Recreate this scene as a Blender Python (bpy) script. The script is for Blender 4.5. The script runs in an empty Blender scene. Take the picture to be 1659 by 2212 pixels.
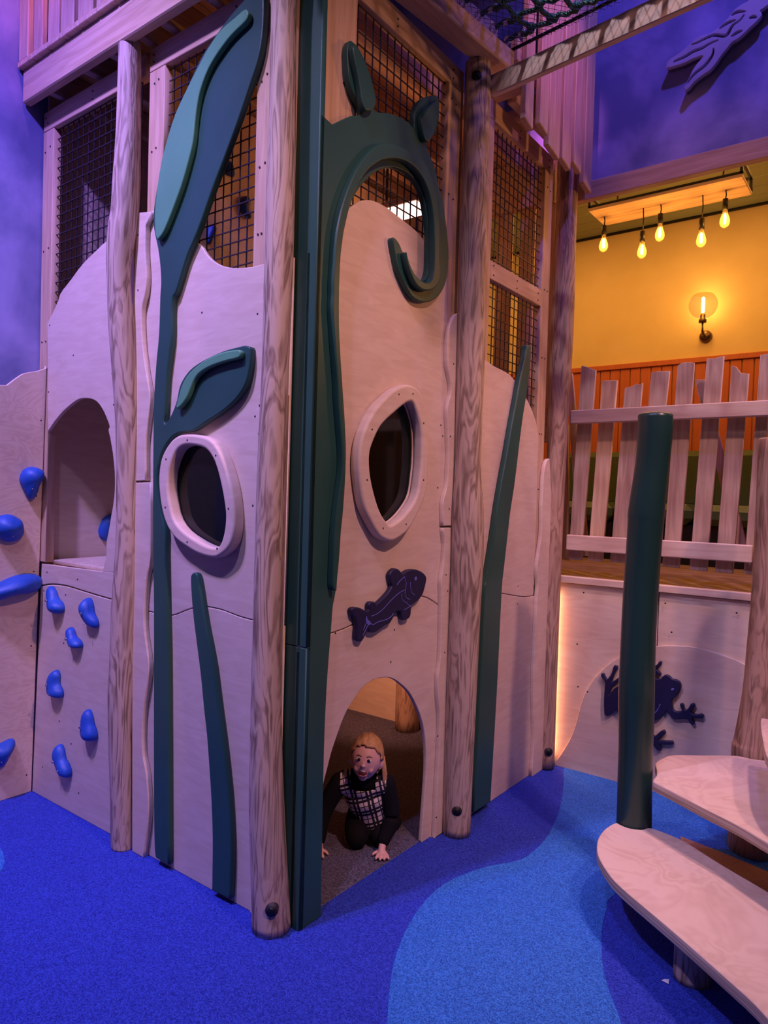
import bpy, bmesh, math, random
from mathutils import Vector, Matrix
random.seed(7)
scene = bpy.context.scene
COL = scene.collection

# ------------------------------------------------------------------ camera
cam_d = bpy.data.cameras.new('camera'); cam = bpy.data.objects.new('camera', cam_d); COL.objects.link(cam)
cam_d.sensor_fit = 'HORIZONTAL'; cam_d.sensor_width = 36.0; cam_d.lens = 36.0 * 1525.04 / 1659.0
cam_d.clip_start = 0.02
YAW, PITCH, ROLL = -0.646245, -0.021713, 0.028813
fw = Vector((math.sin(YAW) * math.cos(PITCH), math.cos(YAW) * math.cos(PITCH), math.sin(PITCH)))
rt = Vector((math.cos(YAW), -math.sin(YAW), 0)); up = rt.cross(fw)
r2 = rt * math.cos(ROLL) + up * math.sin(ROLL); u2 = up * math.cos(ROLL) - rt * math.sin(ROLL)
m = Matrix((r2, u2, -fw)).transposed().to_4x4(); m.translation = (1.80327, -1.93162, 1.65)
cam.matrix_world = m
scene.camera = cam

# ------------------------------------------------------------------ world, exposure
scene.view_settings.view_transform = 'Standard'; scene.view_settings.look = 'None'
scene.view_settings.gamma = 1.0; scene.view_settings.use_curve_mapping = False
scene.view_settings.exposure = 0.0
w = bpy.data.worlds.new('world'); scene.world = w; w.use_nodes = True
w.node_tree.nodes['Background'].inputs[0].default_value = (0.50, 0.36, 0.72, 1)
w.node_tree.nodes['Background'].inputs[1].default_value = 0.035

# ------------------------------------------------------------------ stage lights above the play hall, and added amber fills
def spot(name, loc, aim, col, power, angle=70, blend=0.6, rad=0.12):
    d = bpy.data.lights.new(name, 'SPOT'); d.color = col; d.energy = power
    d.spot_size = math.radians(angle); d.spot_blend = blend; d.shadow_soft_size = rad
    o = bpy.data.objects.new(name, d); COL.objects.link(o); o.location = loc
    o.rotation_euler = (Vector(aim) - Vector(loc)).to_track_quat('-Z', 'Y').to_euler()
    return o
def area(name, loc, aim, col, power, sx, sy):
    d = bpy.data.lights.new(name, 'AREA'); d.color = col; d.energy = power; d.shape = 'RECTANGLE'
    d.size = sx; d.size_y = sy
    o = bpy.data.objects.new(name, d); COL.objects.link(o); o.location = loc
    o.rotation_euler = (Vector(aim) - Vector(loc)).to_track_quat('-Z', 'Y').to_euler()
    return o
def point(name, loc, col, power, rad=0.05):
    d = bpy.data.lights.new(name, 'POINT'); d.color = col; d.energy = power; d.shadow_soft_size = rad
    o = bpy.data.objects.new(name, d); COL.objects.link(o); o.location = loc
    return o
spot('spot_lavender', (-0.75, -2.3, 5.3), (-0.9, -0.1, 1.0), (0.64, 0.47, 1.0), 560, 70, 0.8, 0.09)
spot('spot_pink_right', (3.9, -0.9, 5.7), (0.0, 0.9, 1.5), (1.0, 0.48, 0.47), 720, 44, 0.9, 0.12)
spot('spot_blue_front', (0.9, -2.3, 5.4), (0.0, 0.0, 0.9), (0.58, 0.46, 1.0), 270, 60, 0.9, 0.12)
spot('spot_pink_steps', (2.3, 0.5, 5.4), (1.2, 1.7, 0.9), (1.0, 0.53, 0.60), 440, 52, 0.8, 0.10)
spot('spot_violet_side_wall', (-0.9, -1.9, 5.0), (-1.98, -0.5, 2.6), (0.25, 0.14, 1.0), 520, 88, 0.8, 0.10)
spot('spot_violet_back_wall', (1.5, 1.0, 6.2), (0.9, 2.25, 4.0), (0.20, 0.12, 1.0), 260, 85, 0.7, 0.08)
spot('spot_magenta_slats', (0.16, -0.6, 5.6), (-0.02, 1.85, 4.2), (1.0, 0.25, 0.85), 700, 10, 0.9, 0.04)
spot('spot_pink_slats', (2.2, 0.1, 5.2), (0.17, 1.62, 4.15), (1.0, 0.30, 0.72), 190, 22, 0.9, 0.05)
spot('spot_amber_header', (1.5, 0.6, 3.3), (0.8, 2.27, 3.45), (1.0, 0.42, 0.12), 22, 34, 0.9, 0.05)  # unseen spot added to warm the header trim
spot('spot_rose_railing', (-0.4, -0.7, 5.6), (-1.7, -0.15, 4.75), (1.0, 0.24, 0.36), 260, 44, 0.8, 0.05)
spot('spot_white_net', (0.9, -0.5, 5.7), (0.8, 1.02, 3.65), (0.80, 0.68, 1.0), 230, 30, 0.6, 0.03)
spot('spot_amber_seating', (2.5, 2.7, 3.3), (0.0, 1.2, 3.1), (1.0, 0.42, 0.13), 75, 62, 0.9, 0.10)  # unseen spot added inside the seating area to warm the right face

# ------------------------------------------------------------------ measured outlines (metres, in the plane of each panel)
DATA = {
 'leaf_stem': [(-0.337,3.592),(-0.367,3.577),(-0.45,3.546),(-0.535,3.5),(-0.624,3.445),(-0.702,3.361),(-0.772,3.271),(-0.836,3.16),(-0.889,3.044),(-0.924,2.928),(-0.934,2.844),(-0.921,2.779),(-0.896,2.712),(-0.878,2.638),(-0.868,2.559),(-0.872,2.498),(-0.875,2.335),(-0.891,2.2),(-0.902,2.029),(-0.9,1.891),(-0.894,1.649),(-0.884,1.373),(-0.87,1.154),(-0.853,0.671),(-0.84,0.326),(-0.826,0.087),(-0.813,0.032),(-0.723,0.031),(-0.737,0.355),(-0.752,0.692),(-0.765,0.962),(-0.78,1.164),(-0.793,1.367),(-0.799,1.474),(-0.834,1.555),(-0.862,1.664),(-0.862,1.743),(-0.839,1.807),(-0.789,1.864),(-0.73,1.894),(-0.662,1.9),(-0.615,1.905),(-0.531,1.938),(-0.444,1.972),(-0.362,2.017),(-0.309,2.069),(-0.289,2.122),(-0.282,2.176),(-0.286,2.216),(-0.315,2.225),(-0.36,2.223),(-0.444,2.216),(-0.54,2.197),(-0.63,2.17),(-0.686,2.135),(-0.721,2.092),(-0.736,2.04),(-0.761,1.994),(-0.792,1.955),(-0.814,1.936),(-0.825,1.95),(-0.821,1.99),(-0.816,2.071),(-0.811,2.152),(-0.797,2.238),(-0.784,2.324),(-0.787,2.425),(-0.781,2.478),(-0.762,2.497),(-0.733,2.553),(-0.688,2.643),(-0.621,2.734),(-0.535,2.882),(-0.452,3.011),(-0.382,3.125),(-0.324,3.231),(-0.286,3.301),(-0.264,3.367),(-0.254,3.451),(-0.255,3.532),(-0.266,3.57),(-0.297,3.596)],
 'leaf_hi': [(-0.324,3.509),(-0.312,3.488),(-0.327,3.466),(-0.409,3.442),(-0.482,3.405),(-0.546,3.357),(-0.595,3.286),(-0.62,3.2),(-0.634,3.095),(-0.66,3.021),(-0.704,2.929),(-0.762,2.838),(-0.821,2.759),(-0.862,2.733),(-0.881,2.764),(-0.888,2.85),(-0.878,2.94),(-0.851,3.056),(-0.81,3.151),(-0.758,3.241),(-0.683,3.322),(-0.615,3.387),(-0.55,3.443),(-0.474,3.487),(-0.39,3.504),(-0.344,3.514)],
 'leaf_hi2': [(-0.315,2.2),(-0.31,2.187),(-0.323,2.173),(-0.396,2.167),(-0.481,2.156),(-0.549,2.137),(-0.588,2.111),(-0.612,2.074),(-0.637,2.037),(-0.672,2.007),(-0.698,1.995),(-0.709,2.005),(-0.694,2.041),(-0.675,2.085),(-0.64,2.128),(-0.58,2.162),(-0.492,2.192),(-0.407,2.205),(-0.333,2.206)],
 'blade_l': [(-0.605,1.307),(-0.617,1.288),(-0.61,1.216),(-0.593,1.119),(-0.569,1.018),(-0.539,0.892),(-0.515,0.766),(-0.49,0.648),(-0.471,0.524),(-0.454,0.399),(-0.44,0.242),(-0.436,0.066),(-0.436,0.025),(-0.325,0.029),(-0.323,0.106),(-0.323,0.216),(-0.329,0.309),(-0.342,0.418),(-0.36,0.52),(-0.383,0.629),(-0.411,0.743),(-0.433,0.834),(-0.456,0.932),(-0.484,1.018),(-0.512,1.097),(-0.536,1.178),(-0.557,1.254),(-0.574,1.301),(-0.59,1.31)],
 'ring1_o': [(-0.635,1.886),(-0.543,1.879),(-0.474,1.858),(-0.424,1.813),(-0.384,1.751),(-0.349,1.671),(-0.328,1.579),(-0.326,1.499),(-0.35,1.437),(-0.4,1.399),(-0.447,1.384),(-0.536,1.392),(-0.618,1.416),(-0.693,1.447),(-0.754,1.497),(-0.795,1.57),(-0.818,1.664),(-0.818,1.738),(-0.798,1.799),(-0.75,1.852),(-0.698,1.88)],
 'ring1_i': [(-0.644,1.84),(-0.572,1.837),(-0.512,1.823),(-0.469,1.789),(-0.439,1.744),(-0.408,1.67),(-0.386,1.596),(-0.379,1.546),(-0.386,1.49),(-0.404,1.446),(-0.429,1.428),(-0.488,1.431),(-0.568,1.453),(-0.652,1.487),(-0.708,1.531),(-0.734,1.585),(-0.752,1.651),(-0.75,1.718),(-0.728,1.778),(-0.695,1.821)],
 'panA_up': [(-1.895,2.515),(-1.853,2.551),(-1.792,2.616),(-1.765,2.654),(-1.663,2.71),(-1.564,2.765),(-1.437,2.812),(-1.36,2.837),(-1.255,2.854),(-1.125,2.861),(-1.091,1.986),(-1.065,1.269),(-1.315,1.245),(-1.328,1.246),(-1.31,1.296),(-1.298,1.342),(-1.3,1.388),(-1.282,1.449),(-1.265,1.517),(-1.247,1.584),(-1.239,1.651),(-1.243,1.733),(-1.262,1.822),(-1.285,1.89),(-1.302,1.931),(-1.293,1.946),(-1.308,1.973),(-1.343,2.019),(-1.392,2.063),(-1.448,2.087),(-1.519,2.096),(-1.577,2.093),(-1.65,2.07),(-1.725,2.038),(-1.801,1.993),(-1.87,1.942)],
 'panA_lip': [(-1.91,1.24),(-1.696,1.243),(-1.315,1.249),(-1.065,1.26),(-1.06,1.117),(-1.231,1.125),(-1.372,1.132),(-1.514,1.141),(-1.662,1.15),(-1.802,1.144),(-1.912,1.125)],
 'panA_low': [(-1.912,1.118),(-1.802,1.137),(-1.662,1.143),(-1.513,1.135),(-1.372,1.126),(-1.23,1.119),(-1.059,1.1),(-1.019,-0.003),(-1.963,0.004)],
 'seamB': [(-0.956,1.102),(-0.903,1.1),(-0.817,1.099),(-0.756,1.11),(-0.692,1.134),(-0.629,1.155),(-0.565,1.167),(-0.508,1.17),(-0.439,1.167),(-0.349,1.155),(-0.28,1.15)],
 'panB_scoop': [(-0.671,2.7),(-0.66,2.698),(-0.635,2.682),(-0.608,2.649),(-0.576,2.619),(-0.537,2.593),(-0.486,2.57),(-0.429,2.554),(-0.373,2.545),(-0.318,2.539)],
 'stripA1': [(-1.057,2.902),(-0.955,2.884),(-0.993,2.833),(-0.993,2.722),(-0.978,2.6),(-0.989,2.522),(-1.011,2.455),(-1.0,2.314),(-0.965,2.172),(-0.934,2.065),(-0.946,1.962),(-0.96,1.858),(-0.954,1.692),(-1.056,1.686),(-1.082,2.403)],
 'stripA2': [(-1.056,1.68),(-0.918,1.684),(-0.906,1.359),(-0.932,1.252),(-0.944,1.11),(-0.935,1.006),(-0.901,0.885),(-0.904,0.801),(-0.934,0.654),(-0.933,0.478),(-0.9,0.38),(-0.878,0.246),(-0.886,0.138),(-0.906,0.036),(-0.996,0.02)],
 'panX': [(-0.025,0.002),(0.022,2.14),(0.021,2.287),(-0.018,2.283),(-0.039,2.273),(-0.08,2.254),(-0.145,2.232),(-0.184,2.202),(-0.23,2.159),(-0.362,2.093),(-0.567,2.055),(-0.54,0.015)],
 'fern': [(-0.01,0.005),(-0.017,1.044),(-0.016,1.937),(0.02,2.423),(0.031,2.972),(0.029,3.019),(0.069,3.042),(0.119,3.08),(0.171,3.118),(0.219,3.143),(0.236,3.156),(0.238,3.16),(0.223,3.186),(0.2,3.2),(0.172,3.228),(0.154,3.263),(0.146,3.31),(0.142,3.356),(0.15,3.39),(0.162,3.402),(0.178,3.403),(0.202,3.4),(0.245,3.374),(0.291,3.323),(0.322,3.27),(0.329,3.242),(0.316,3.209),(0.355,3.214),(0.402,3.234),(0.464,3.251),(0.528,3.261),(0.568,3.26),(0.596,3.256),(0.597,3.291),(0.599,3.327),(0.611,3.359),(0.643,3.397),(0.691,3.435),(0.74,3.463),(0.775,3.473),(0.787,3.451),(0.792,3.413),(0.788,3.367),(0.772,3.32),(0.745,3.28),(0.71,3.24),(0.699,3.224),(0.706,3.207),(0.741,3.177),(0.772,3.145),(0.797,3.098),(0.814,3.068),(0.839,3.036),(0.857,2.997),(0.871,2.952),(0.885,2.911),(0.895,2.869),(0.906,2.822),(0.908,2.768),(0.904,2.717),(0.891,2.668),(0.87,2.629),(0.841,2.597),(0.804,2.568),(0.761,2.544),(0.711,2.53),(0.661,2.526),(0.622,2.533),(0.594,2.548),(0.563,2.571),(0.535,2.598),(0.507,2.633),(0.489,2.673),(0.474,2.71),(0.467,2.734),(0.472,2.746),(0.495,2.741),(0.519,2.727),(0.539,2.706),(0.569,2.704),(0.592,2.664),(0.627,2.635),(0.663,2.621),(0.695,2.624),(0.723,2.64),(0.738,2.672),(0.743,2.714),(0.741,2.794),(0.735,2.852),(0.724,2.888),(0.704,2.949),(0.683,2.993),(0.657,3.015),(0.613,3.038),(0.558,3.048),(0.506,3.043),(0.449,3.03),(0.4,3.008),(0.347,2.975),(0.302,2.937),(0.269,2.903),(0.231,2.858),(0.2,2.812),(0.18,2.767),(0.166,2.721),(0.152,2.669),(0.144,2.621),(0.138,2.579),(0.135,2.527),(0.134,2.475),(0.134,2.424),(0.139,2.303),(0.152,2.193),(0.168,2.082),(0.19,1.932),(0.201,1.818),(0.2,1.702),(0.193,1.586),(0.184,1.509),(0.177,1.394),(0.162,1.273),(0.148,1.216),(0.141,1.126),(0.127,0.948),(0.12,0.768),(0.119,0.605),(0.122,0.331),(0.127,0.001)],
 'fern_l1': [(0.145,3.362),(0.164,3.374),(0.206,3.347),(0.254,3.292),(0.285,3.247),(0.291,3.215),(0.279,3.187),(0.248,3.164),(0.223,3.16),(0.205,3.183),(0.193,3.221),(0.177,3.265),(0.157,3.306),(0.145,3.34)],
 'fern_l2': [(0.725,3.429),(0.739,3.408),(0.744,3.379),(0.736,3.331),(0.72,3.293),(0.697,3.252),(0.67,3.22),(0.647,3.219),(0.629,3.235),(0.618,3.261),(0.614,3.29),(0.624,3.321),(0.66,3.362),(0.698,3.399)],
 'rib': [(0.13,1.282),(0.115,1.287),(0.108,1.311),(0.107,1.401),(0.11,1.513),(0.124,1.625),(0.142,1.738),(0.142,1.813),(0.127,1.909),(0.112,1.997),(0.102,2.085),(0.087,2.178),(0.071,2.285),(0.062,2.356),(0.064,2.402),(0.062,2.452),(0.066,2.519),(0.071,2.604),(0.082,2.673),(0.103,2.751),(0.132,2.821),(0.171,2.897),(0.218,2.963),(0.271,3.023),(0.305,3.052),(0.339,3.073),(0.411,3.1),(0.486,3.114),(0.559,3.12),(0.62,3.12),(0.663,3.104),(0.701,3.075),(0.731,3.043),(0.748,3.005),(0.762,2.954),(0.774,2.878),(0.779,2.799),(0.778,2.739),(0.796,2.683),(0.788,2.64),(0.763,2.61),(0.728,2.585),(0.678,2.569),(0.636,2.568),(0.594,2.582),(0.561,2.612),(0.537,2.643),(0.525,2.67),(0.521,2.692),(0.527,2.694),(0.536,2.673),(0.56,2.642),(0.595,2.617),(0.641,2.604),(0.68,2.604),(0.711,2.618),(0.732,2.646),(0.739,2.687),(0.739,2.747),(0.736,2.806),(0.728,2.883),(0.711,2.945),(0.691,2.989),(0.66,3.025),(0.624,3.05),(0.575,3.066),(0.515,3.069),(0.451,3.057),(0.408,3.042),(0.354,3.017),(0.302,2.982),(0.258,2.944),(0.22,2.898),(0.184,2.844),(0.157,2.796),(0.137,2.749),(0.123,2.704),(0.11,2.649),(0.103,2.603),(0.098,2.562),(0.095,2.511),(0.095,2.46),(0.094,2.41),(0.098,2.291),(0.109,2.182),(0.125,2.073),(0.147,1.926),(0.157,1.814),(0.156,1.701),(0.149,1.587),(0.142,1.512),(0.137,1.399)],
 'ring2_o': [(0.573,2.139),(0.633,2.137),(0.68,2.115),(0.714,2.071),(0.741,2.004),(0.757,1.917),(0.76,1.81),(0.756,1.721),(0.736,1.649),(0.678,1.57),(0.606,1.501),(0.52,1.465),(0.471,1.463),(0.409,1.485),(0.353,1.539),(0.299,1.611),(0.269,1.705),(0.257,1.782),(0.265,1.861),(0.297,1.934),(0.357,2.012),(0.448,2.084),(0.509,2.119)],
 'ring2_i': [(0.614,2.069),(0.649,2.037),(0.682,1.98),(0.699,1.912),(0.701,1.807),(0.692,1.736),(0.676,1.666),(0.633,1.613),(0.559,1.559),(0.482,1.531),(0.446,1.55),(0.404,1.591),(0.365,1.659),(0.334,1.739),(0.326,1.818),(0.348,1.875),(0.398,1.944),(0.48,2.003),(0.563,2.054)],
 'panC_top': [(0.121,2.613),(0.169,2.721),(0.21,2.78),(0.237,2.803),(0.275,2.834),(0.309,2.851),(0.355,2.866),(0.403,2.872),(0.453,2.872),(0.517,2.865),(0.584,2.857),(0.653,2.848),(0.71,2.834),(0.755,2.815),(0.8,2.792),(0.879,2.757),(0.944,2.72),(0.969,2.623)],
 'seamC': [(-0.021,1.053),(0.125,1.095),(0.244,1.109),(0.293,1.117),(0.323,1.123),(0.424,1.148),(0.588,1.174),(0.694,1.184),(0.807,1.189),(0.842,1.182),(0.879,1.17),(0.945,1.139),(1.015,1.092),(1.127,1.038)],
 'arch': [(0.87,-0.009),(0.877,0.086),(0.887,0.212),(0.895,0.339),(0.89,0.438),(0.87,0.533),(0.837,0.612),(0.789,0.686),(0.731,0.754),(0.665,0.804),(0.601,0.841),(0.541,0.858),(0.474,0.864),(0.409,0.854),(0.356,0.828),(0.314,0.795),(0.285,0.768),(0.257,0.731),(0.226,0.678),(0.196,0.621),(0.174,0.563),(0.156,0.515),(0.143,0.455),(0.132,0.325),(0.127,0.167),(0.125,0.008)],
 'stripC1': [(1.031,2.552),(1.007,2.545),(0.982,2.527),(0.96,2.499),(0.939,2.458),(0.93,2.383),(0.936,2.288),(0.967,2.219),(0.977,2.161),(0.948,2.083),(0.959,1.995),(0.973,1.87),(0.972,1.758),(0.963,1.698),(0.934,1.623),(0.943,1.518),(1.041,1.512),(1.052,2.053)],
 'stripC2': [(0.943,1.509),(0.964,1.422),(0.957,1.325),(0.94,1.251),(0.949,1.168),(0.955,0.882),(0.937,0.788),(0.947,0.688),(0.966,0.586),(0.968,0.422),(0.96,0.26),(0.956,0.13),(0.954,-0.004),(1.066,-0.029),(1.055,0.681),(1.041,1.512)],
 'fish': [(0.621,1.311),(0.656,1.323),(0.699,1.326),(0.744,1.318),(0.785,1.302),(0.807,1.285),(0.81,1.267),(0.799,1.234),(0.781,1.201),(0.747,1.179),(0.696,1.159),(0.692,1.137),(0.688,1.115),(0.672,1.103),(0.639,1.101),(0.622,1.109),(0.616,1.129),(0.613,1.143),(0.576,1.146),(0.57,1.135),(0.55,1.115),(0.533,1.101),(0.498,1.094),(0.459,1.082),(0.43,1.075),(0.405,1.077),(0.388,1.084),(0.383,1.097),(0.373,1.083),(0.352,1.058),(0.336,1.049),(0.312,1.056),(0.302,1.07),(0.303,1.092),(0.305,1.117),(0.298,1.141),(0.291,1.156),(0.275,1.166),(0.267,1.185),(0.274,1.195),(0.294,1.197),(0.33,1.189),(0.363,1.174),(0.381,1.176),(0.38,1.195),(0.39,1.207),(0.411,1.208),(0.428,1.201),(0.433,1.194),(0.475,1.214),(0.518,1.239),(0.543,1.264),(0.529,1.281),(0.521,1.306),(0.531,1.326),(0.558,1.338),(0.585,1.333),(0.604,1.321)],
 'fishline0': [(0.575,1.264),(0.588,1.276),(0.629,1.296),(0.635,1.281),(0.645,1.266),(0.639,1.239),(0.638,1.215),(0.653,1.199),(0.677,1.19)],
 'fishline1': [(0.678,1.269),(0.679,1.244),(0.69,1.221),(0.713,1.208)],
 'fishline2': [(0.637,1.238),(0.591,1.227),(0.537,1.203),(0.481,1.171),(0.435,1.153),(0.397,1.148)],
 'fishline3': [(0.612,1.22),(0.613,1.203),(0.63,1.187),(0.654,1.177),(0.669,1.165),(0.686,1.161),(0.634,1.148)],
 'fishline4': [(0.416,1.11),(0.445,1.118),(0.506,1.121),(0.541,1.131),(0.554,1.142)],
 'fishline5': [(0.346,1.097),(0.365,1.125)],
 'fishline6': [(0.343,1.072),(0.374,1.111)],
 'fisheye': [(0.726,1.289),(0.725,1.278),(0.717,1.271),(0.709,1.277),(0.71,1.286),(0.717,1.291)],
 'fishtail': [(0.366,1.151),(0.371,1.137),(0.385,1.13),(0.394,1.12),(0.416,1.11),(0.411,1.108),(0.394,1.114),(0.376,1.112),(0.363,1.127),(0.36,1.136)],
 'panD_top': [(1.198,2.407),(1.235,2.368),(1.3,2.368),(1.385,2.354),(1.49,2.346),(1.563,2.337),(1.64,2.31),(1.719,2.274),(1.782,2.234),(1.846,2.188),(1.903,2.132),(1.934,2.08),(1.957,2.027)],
 'seamD': [(1.262,1.195),(1.362,1.17),(1.537,1.141),(1.688,1.114),(1.847,1.09),(1.984,1.086),(2.149,1.09)],
 'blade_r': [(1.688,2.517),(1.717,2.524),(1.747,2.52),(1.743,2.445),(1.731,2.347),(1.709,2.24),(1.678,2.132),(1.649,2.001),(1.622,1.853),(1.594,1.716),(1.558,1.579),(1.532,1.428),(1.506,1.277),(1.489,1.145),(1.471,0.602),(1.437,0.026),(1.253,0.032),(1.277,0.642),(1.293,1.147),(1.312,1.226),(1.342,1.329),(1.377,1.465),(1.409,1.612),(1.452,1.761),(1.498,1.905),(1.539,2.05),(1.584,2.19),(1.624,2.322),(1.662,2.422),(1.685,2.486)],
 'stripD': [(2.074,1.908),(2.046,1.902),(2.015,1.87),(1.994,1.8),(1.991,1.708),(1.987,1.615),(1.995,1.523),(1.991,1.431),(1.966,1.339),(1.947,1.248),(1.97,1.155),(1.963,1.052),(1.954,0.777),(1.956,0.5),(1.991,0.213),(1.969,0.007),(2.147,-0.0),(2.097,1.038)],
 'frogpan': [(0.054,0.021),(0.103,0.1),(0.15,0.199),(0.175,0.275),(0.19,0.34),(0.206,0.413),(0.226,0.478),(0.255,0.536),(0.297,0.604),(0.355,0.674),(0.421,0.732),(0.502,0.783),(0.582,0.82),(0.646,0.838),(0.708,0.851),(0.769,0.858),(0.829,0.862),(0.888,0.859),(0.961,0.847),(1.033,0.831),(1.089,0.813),(1.172,0.774),(1.273,0.703),(1.373,0.612)],
 'frog': [(0.596,0.645),(0.62,0.648),(0.629,0.672),(0.634,0.699),(0.633,0.721),(0.656,0.742),(0.665,0.759),(0.677,0.759),(0.676,0.741),(0.658,0.722),(0.651,0.71),(0.672,0.697),(0.677,0.683),(0.663,0.677),(0.646,0.689),(0.644,0.67),(0.655,0.658),(0.674,0.659),(0.682,0.671),(0.693,0.683),(0.708,0.69),(0.724,0.684),(0.74,0.671),(0.759,0.671),(0.778,0.662),(0.787,0.64),(0.78,0.607),(0.759,0.574),(0.74,0.551),(0.745,0.523),(0.752,0.498),(0.773,0.493),(0.792,0.499),(0.795,0.51),(0.787,0.526),(0.785,0.539),(0.794,0.545),(0.803,0.539),(0.81,0.514),(0.821,0.513),(0.834,0.533),(0.842,0.551),(0.857,0.556),(0.863,0.545),(0.854,0.527),(0.842,0.507),(0.851,0.499),(0.877,0.499),(0.895,0.507),(0.909,0.502),(0.907,0.486),(0.889,0.478),(0.863,0.479),(0.849,0.472),(0.857,0.459),(0.865,0.445),(0.854,0.434),(0.842,0.442),(0.831,0.461),(0.804,0.458),(0.767,0.448),(0.744,0.451),(0.728,0.472),(0.716,0.489),(0.705,0.467),(0.682,0.438),(0.652,0.417),(0.613,0.401),(0.624,0.368),(0.643,0.334),(0.657,0.328),(0.689,0.366),(0.707,0.373),(0.714,0.359),(0.688,0.329),(0.675,0.307),(0.733,0.319),(0.752,0.322),(0.759,0.309),(0.742,0.298),(0.682,0.287),(0.691,0.271),(0.694,0.256),(0.674,0.25),(0.656,0.269),(0.629,0.287),(0.596,0.324),(0.562,0.366),(0.525,0.382),(0.483,0.391),(0.449,0.413),(0.431,0.43),(0.415,0.414),(0.395,0.393),(0.374,0.386),(0.359,0.398),(0.354,0.491),(0.357,0.577),(0.345,0.6),(0.331,0.619),(0.335,0.633),(0.348,0.633),(0.357,0.615),(0.37,0.601),(0.386,0.625),(0.398,0.652),(0.404,0.683),(0.413,0.695),(0.429,0.691),(0.429,0.674),(0.415,0.647),(0.404,0.615),(0.399,0.593),(0.421,0.61),(0.441,0.63),(0.457,0.637),(0.458,0.621),(0.434,0.599),(0.409,0.574),(0.394,0.541),(0.386,0.513),(0.41,0.551),(0.435,0.573),(0.468,0.587),(0.517,0.602),(0.565,0.623)],
 'frogmouth': [(0.65,0.459),(0.662,0.474),(0.673,0.495),(0.68,0.518)],
 'frogeye': [(0.734,0.612),(0.742,0.62),(0.752,0.62),(0.75,0.612),(0.741,0.607)],
 'lizard': [(0.975,4.383),(0.986,4.35),(0.983,4.343),(0.96,4.339),(0.928,4.327),(0.912,4.312),(0.887,4.286),(0.857,4.265),(0.824,4.248),(0.797,4.24),(0.766,4.245),(0.739,4.243),(0.708,4.228),(0.673,4.204),(0.642,4.189),(0.603,4.177),(0.583,4.161),(0.575,4.143),(0.583,4.128),(0.633,4.125),(0.676,4.125),(0.711,4.132),(0.746,4.134),(0.767,4.134),(0.771,4.126),(0.754,4.11),(0.734,4.091),(0.717,4.067),(0.701,4.032),(0.681,3.998),(0.676,3.985),(0.687,3.967),(0.71,3.981),(0.73,4.001),(0.771,4.024),(0.811,4.039),(0.844,4.072),(0.863,4.097),(0.892,4.127),(0.918,4.153),(0.947,4.16),(0.976,4.178),(1.004,4.199),(1.032,4.217),(1.053,4.237),(1.056,4.253),(1.047,4.27),(1.061,4.275),(1.089,4.289),(1.119,4.322),(1.123,4.389),(1.059,4.443),(1.002,4.421)],
 'groove0': [(0.708,4.214),(0.743,4.214),(0.771,4.22),(0.822,4.224),(0.873,4.201),(0.893,4.205),(0.905,4.225),(0.921,4.244),(0.953,4.257),(0.972,4.278)],
 'groove1': [(0.614,4.15),(0.632,4.155),(0.675,4.159),(0.72,4.173),(0.765,4.175),(0.806,4.186),(0.847,4.189)],
 'groove2': [(0.693,4.005),(0.728,4.045),(0.783,4.074),(0.819,4.116),(0.824,4.154)],
 'groove3': [(0.85,4.249),(0.887,4.264),(0.93,4.266)],
 'groove4': [(0.909,4.297),(0.935,4.306),(0.978,4.293)],
 'groove5': [(0.91,4.184),(0.939,4.195),(0.965,4.196)],
 'groove6': [(0.996,4.25),(1.015,4.25),(1.034,4.24)],
 'picket0': [(0.12,2.494),(0.164,2.479),(0.212,2.457),(0.165,1.291),(0.078,1.294)],
 'picket1': [(0.254,2.39),(0.294,2.389),(0.321,2.389),(0.346,2.385),(0.294,1.292),(0.202,1.294)],
 'picket2': [(0.393,2.336),(0.436,2.344),(0.465,2.357),(0.482,2.349),(0.495,2.36),(0.444,1.296),(0.341,1.296)],
 'picket3': [(0.544,2.416),(0.584,2.42),(0.646,2.416),(0.567,1.297),(0.474,1.294)],
 'picket4': [(0.688,2.442),(0.711,2.456),(0.743,2.458),(0.778,2.45),(0.738,1.292),(0.645,1.295)],
 'picket5': [(0.842,2.469),(0.873,2.464),(0.93,2.474),(0.885,1.286),(0.793,1.288)],
 'picket6': [(0.971,2.418),(0.993,2.409),(1.016,2.375),(1.057,2.366),(1.017,1.286),(0.926,1.287)],
 'picket7': [(1.108,2.463),(1.167,2.465),(1.126,1.287),(1.069,1.289)],
 'picket8': [(1.229,2.425),(1.296,2.418),(1.277,1.293),(1.209,1.291)],
 'backpicket0': [(-0.018,2.481),(0.025,2.468),(0.067,2.142),(0.178,1.315),(0.107,1.31)],
 'backpicket1': [(0.761,2.373),(0.816,2.366),(0.943,1.904),(1.08,1.382),(1.021,1.377)],
 'backpicket2': [(-0.025,2.145),(0.009,2.144),(0.045,1.277),(-0.004,1.283)],
 'inlay': [(0.616,-0.28),(0.538,-0.161),(0.442,-0.018),(0.349,0.158),(0.271,0.392),(0.248,0.636),(0.307,0.853),(0.38,0.978),(0.413,1.053),(0.421,1.187),(0.406,1.346),(0.337,1.641),(0.223,1.972),(0.127,2.199),(0.11,2.273),(0.448,2.236),(0.744,2.27),(1.228,2.311),(1.335,1.598),(1.078,1.382),(0.895,1.328),(0.84,0.994),(0.856,0.905),(0.881,0.79),(0.919,0.672),(0.967,0.552),(1.029,0.438),(1.094,0.342),(1.17,0.215),(1.225,0.129)],
 'inlay2': [(-1.594,-0.426),(-1.473,-0.419),(-1.384,-0.441),(-1.312,-0.474),(-1.261,-0.515),(-1.231,-0.584)],
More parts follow.
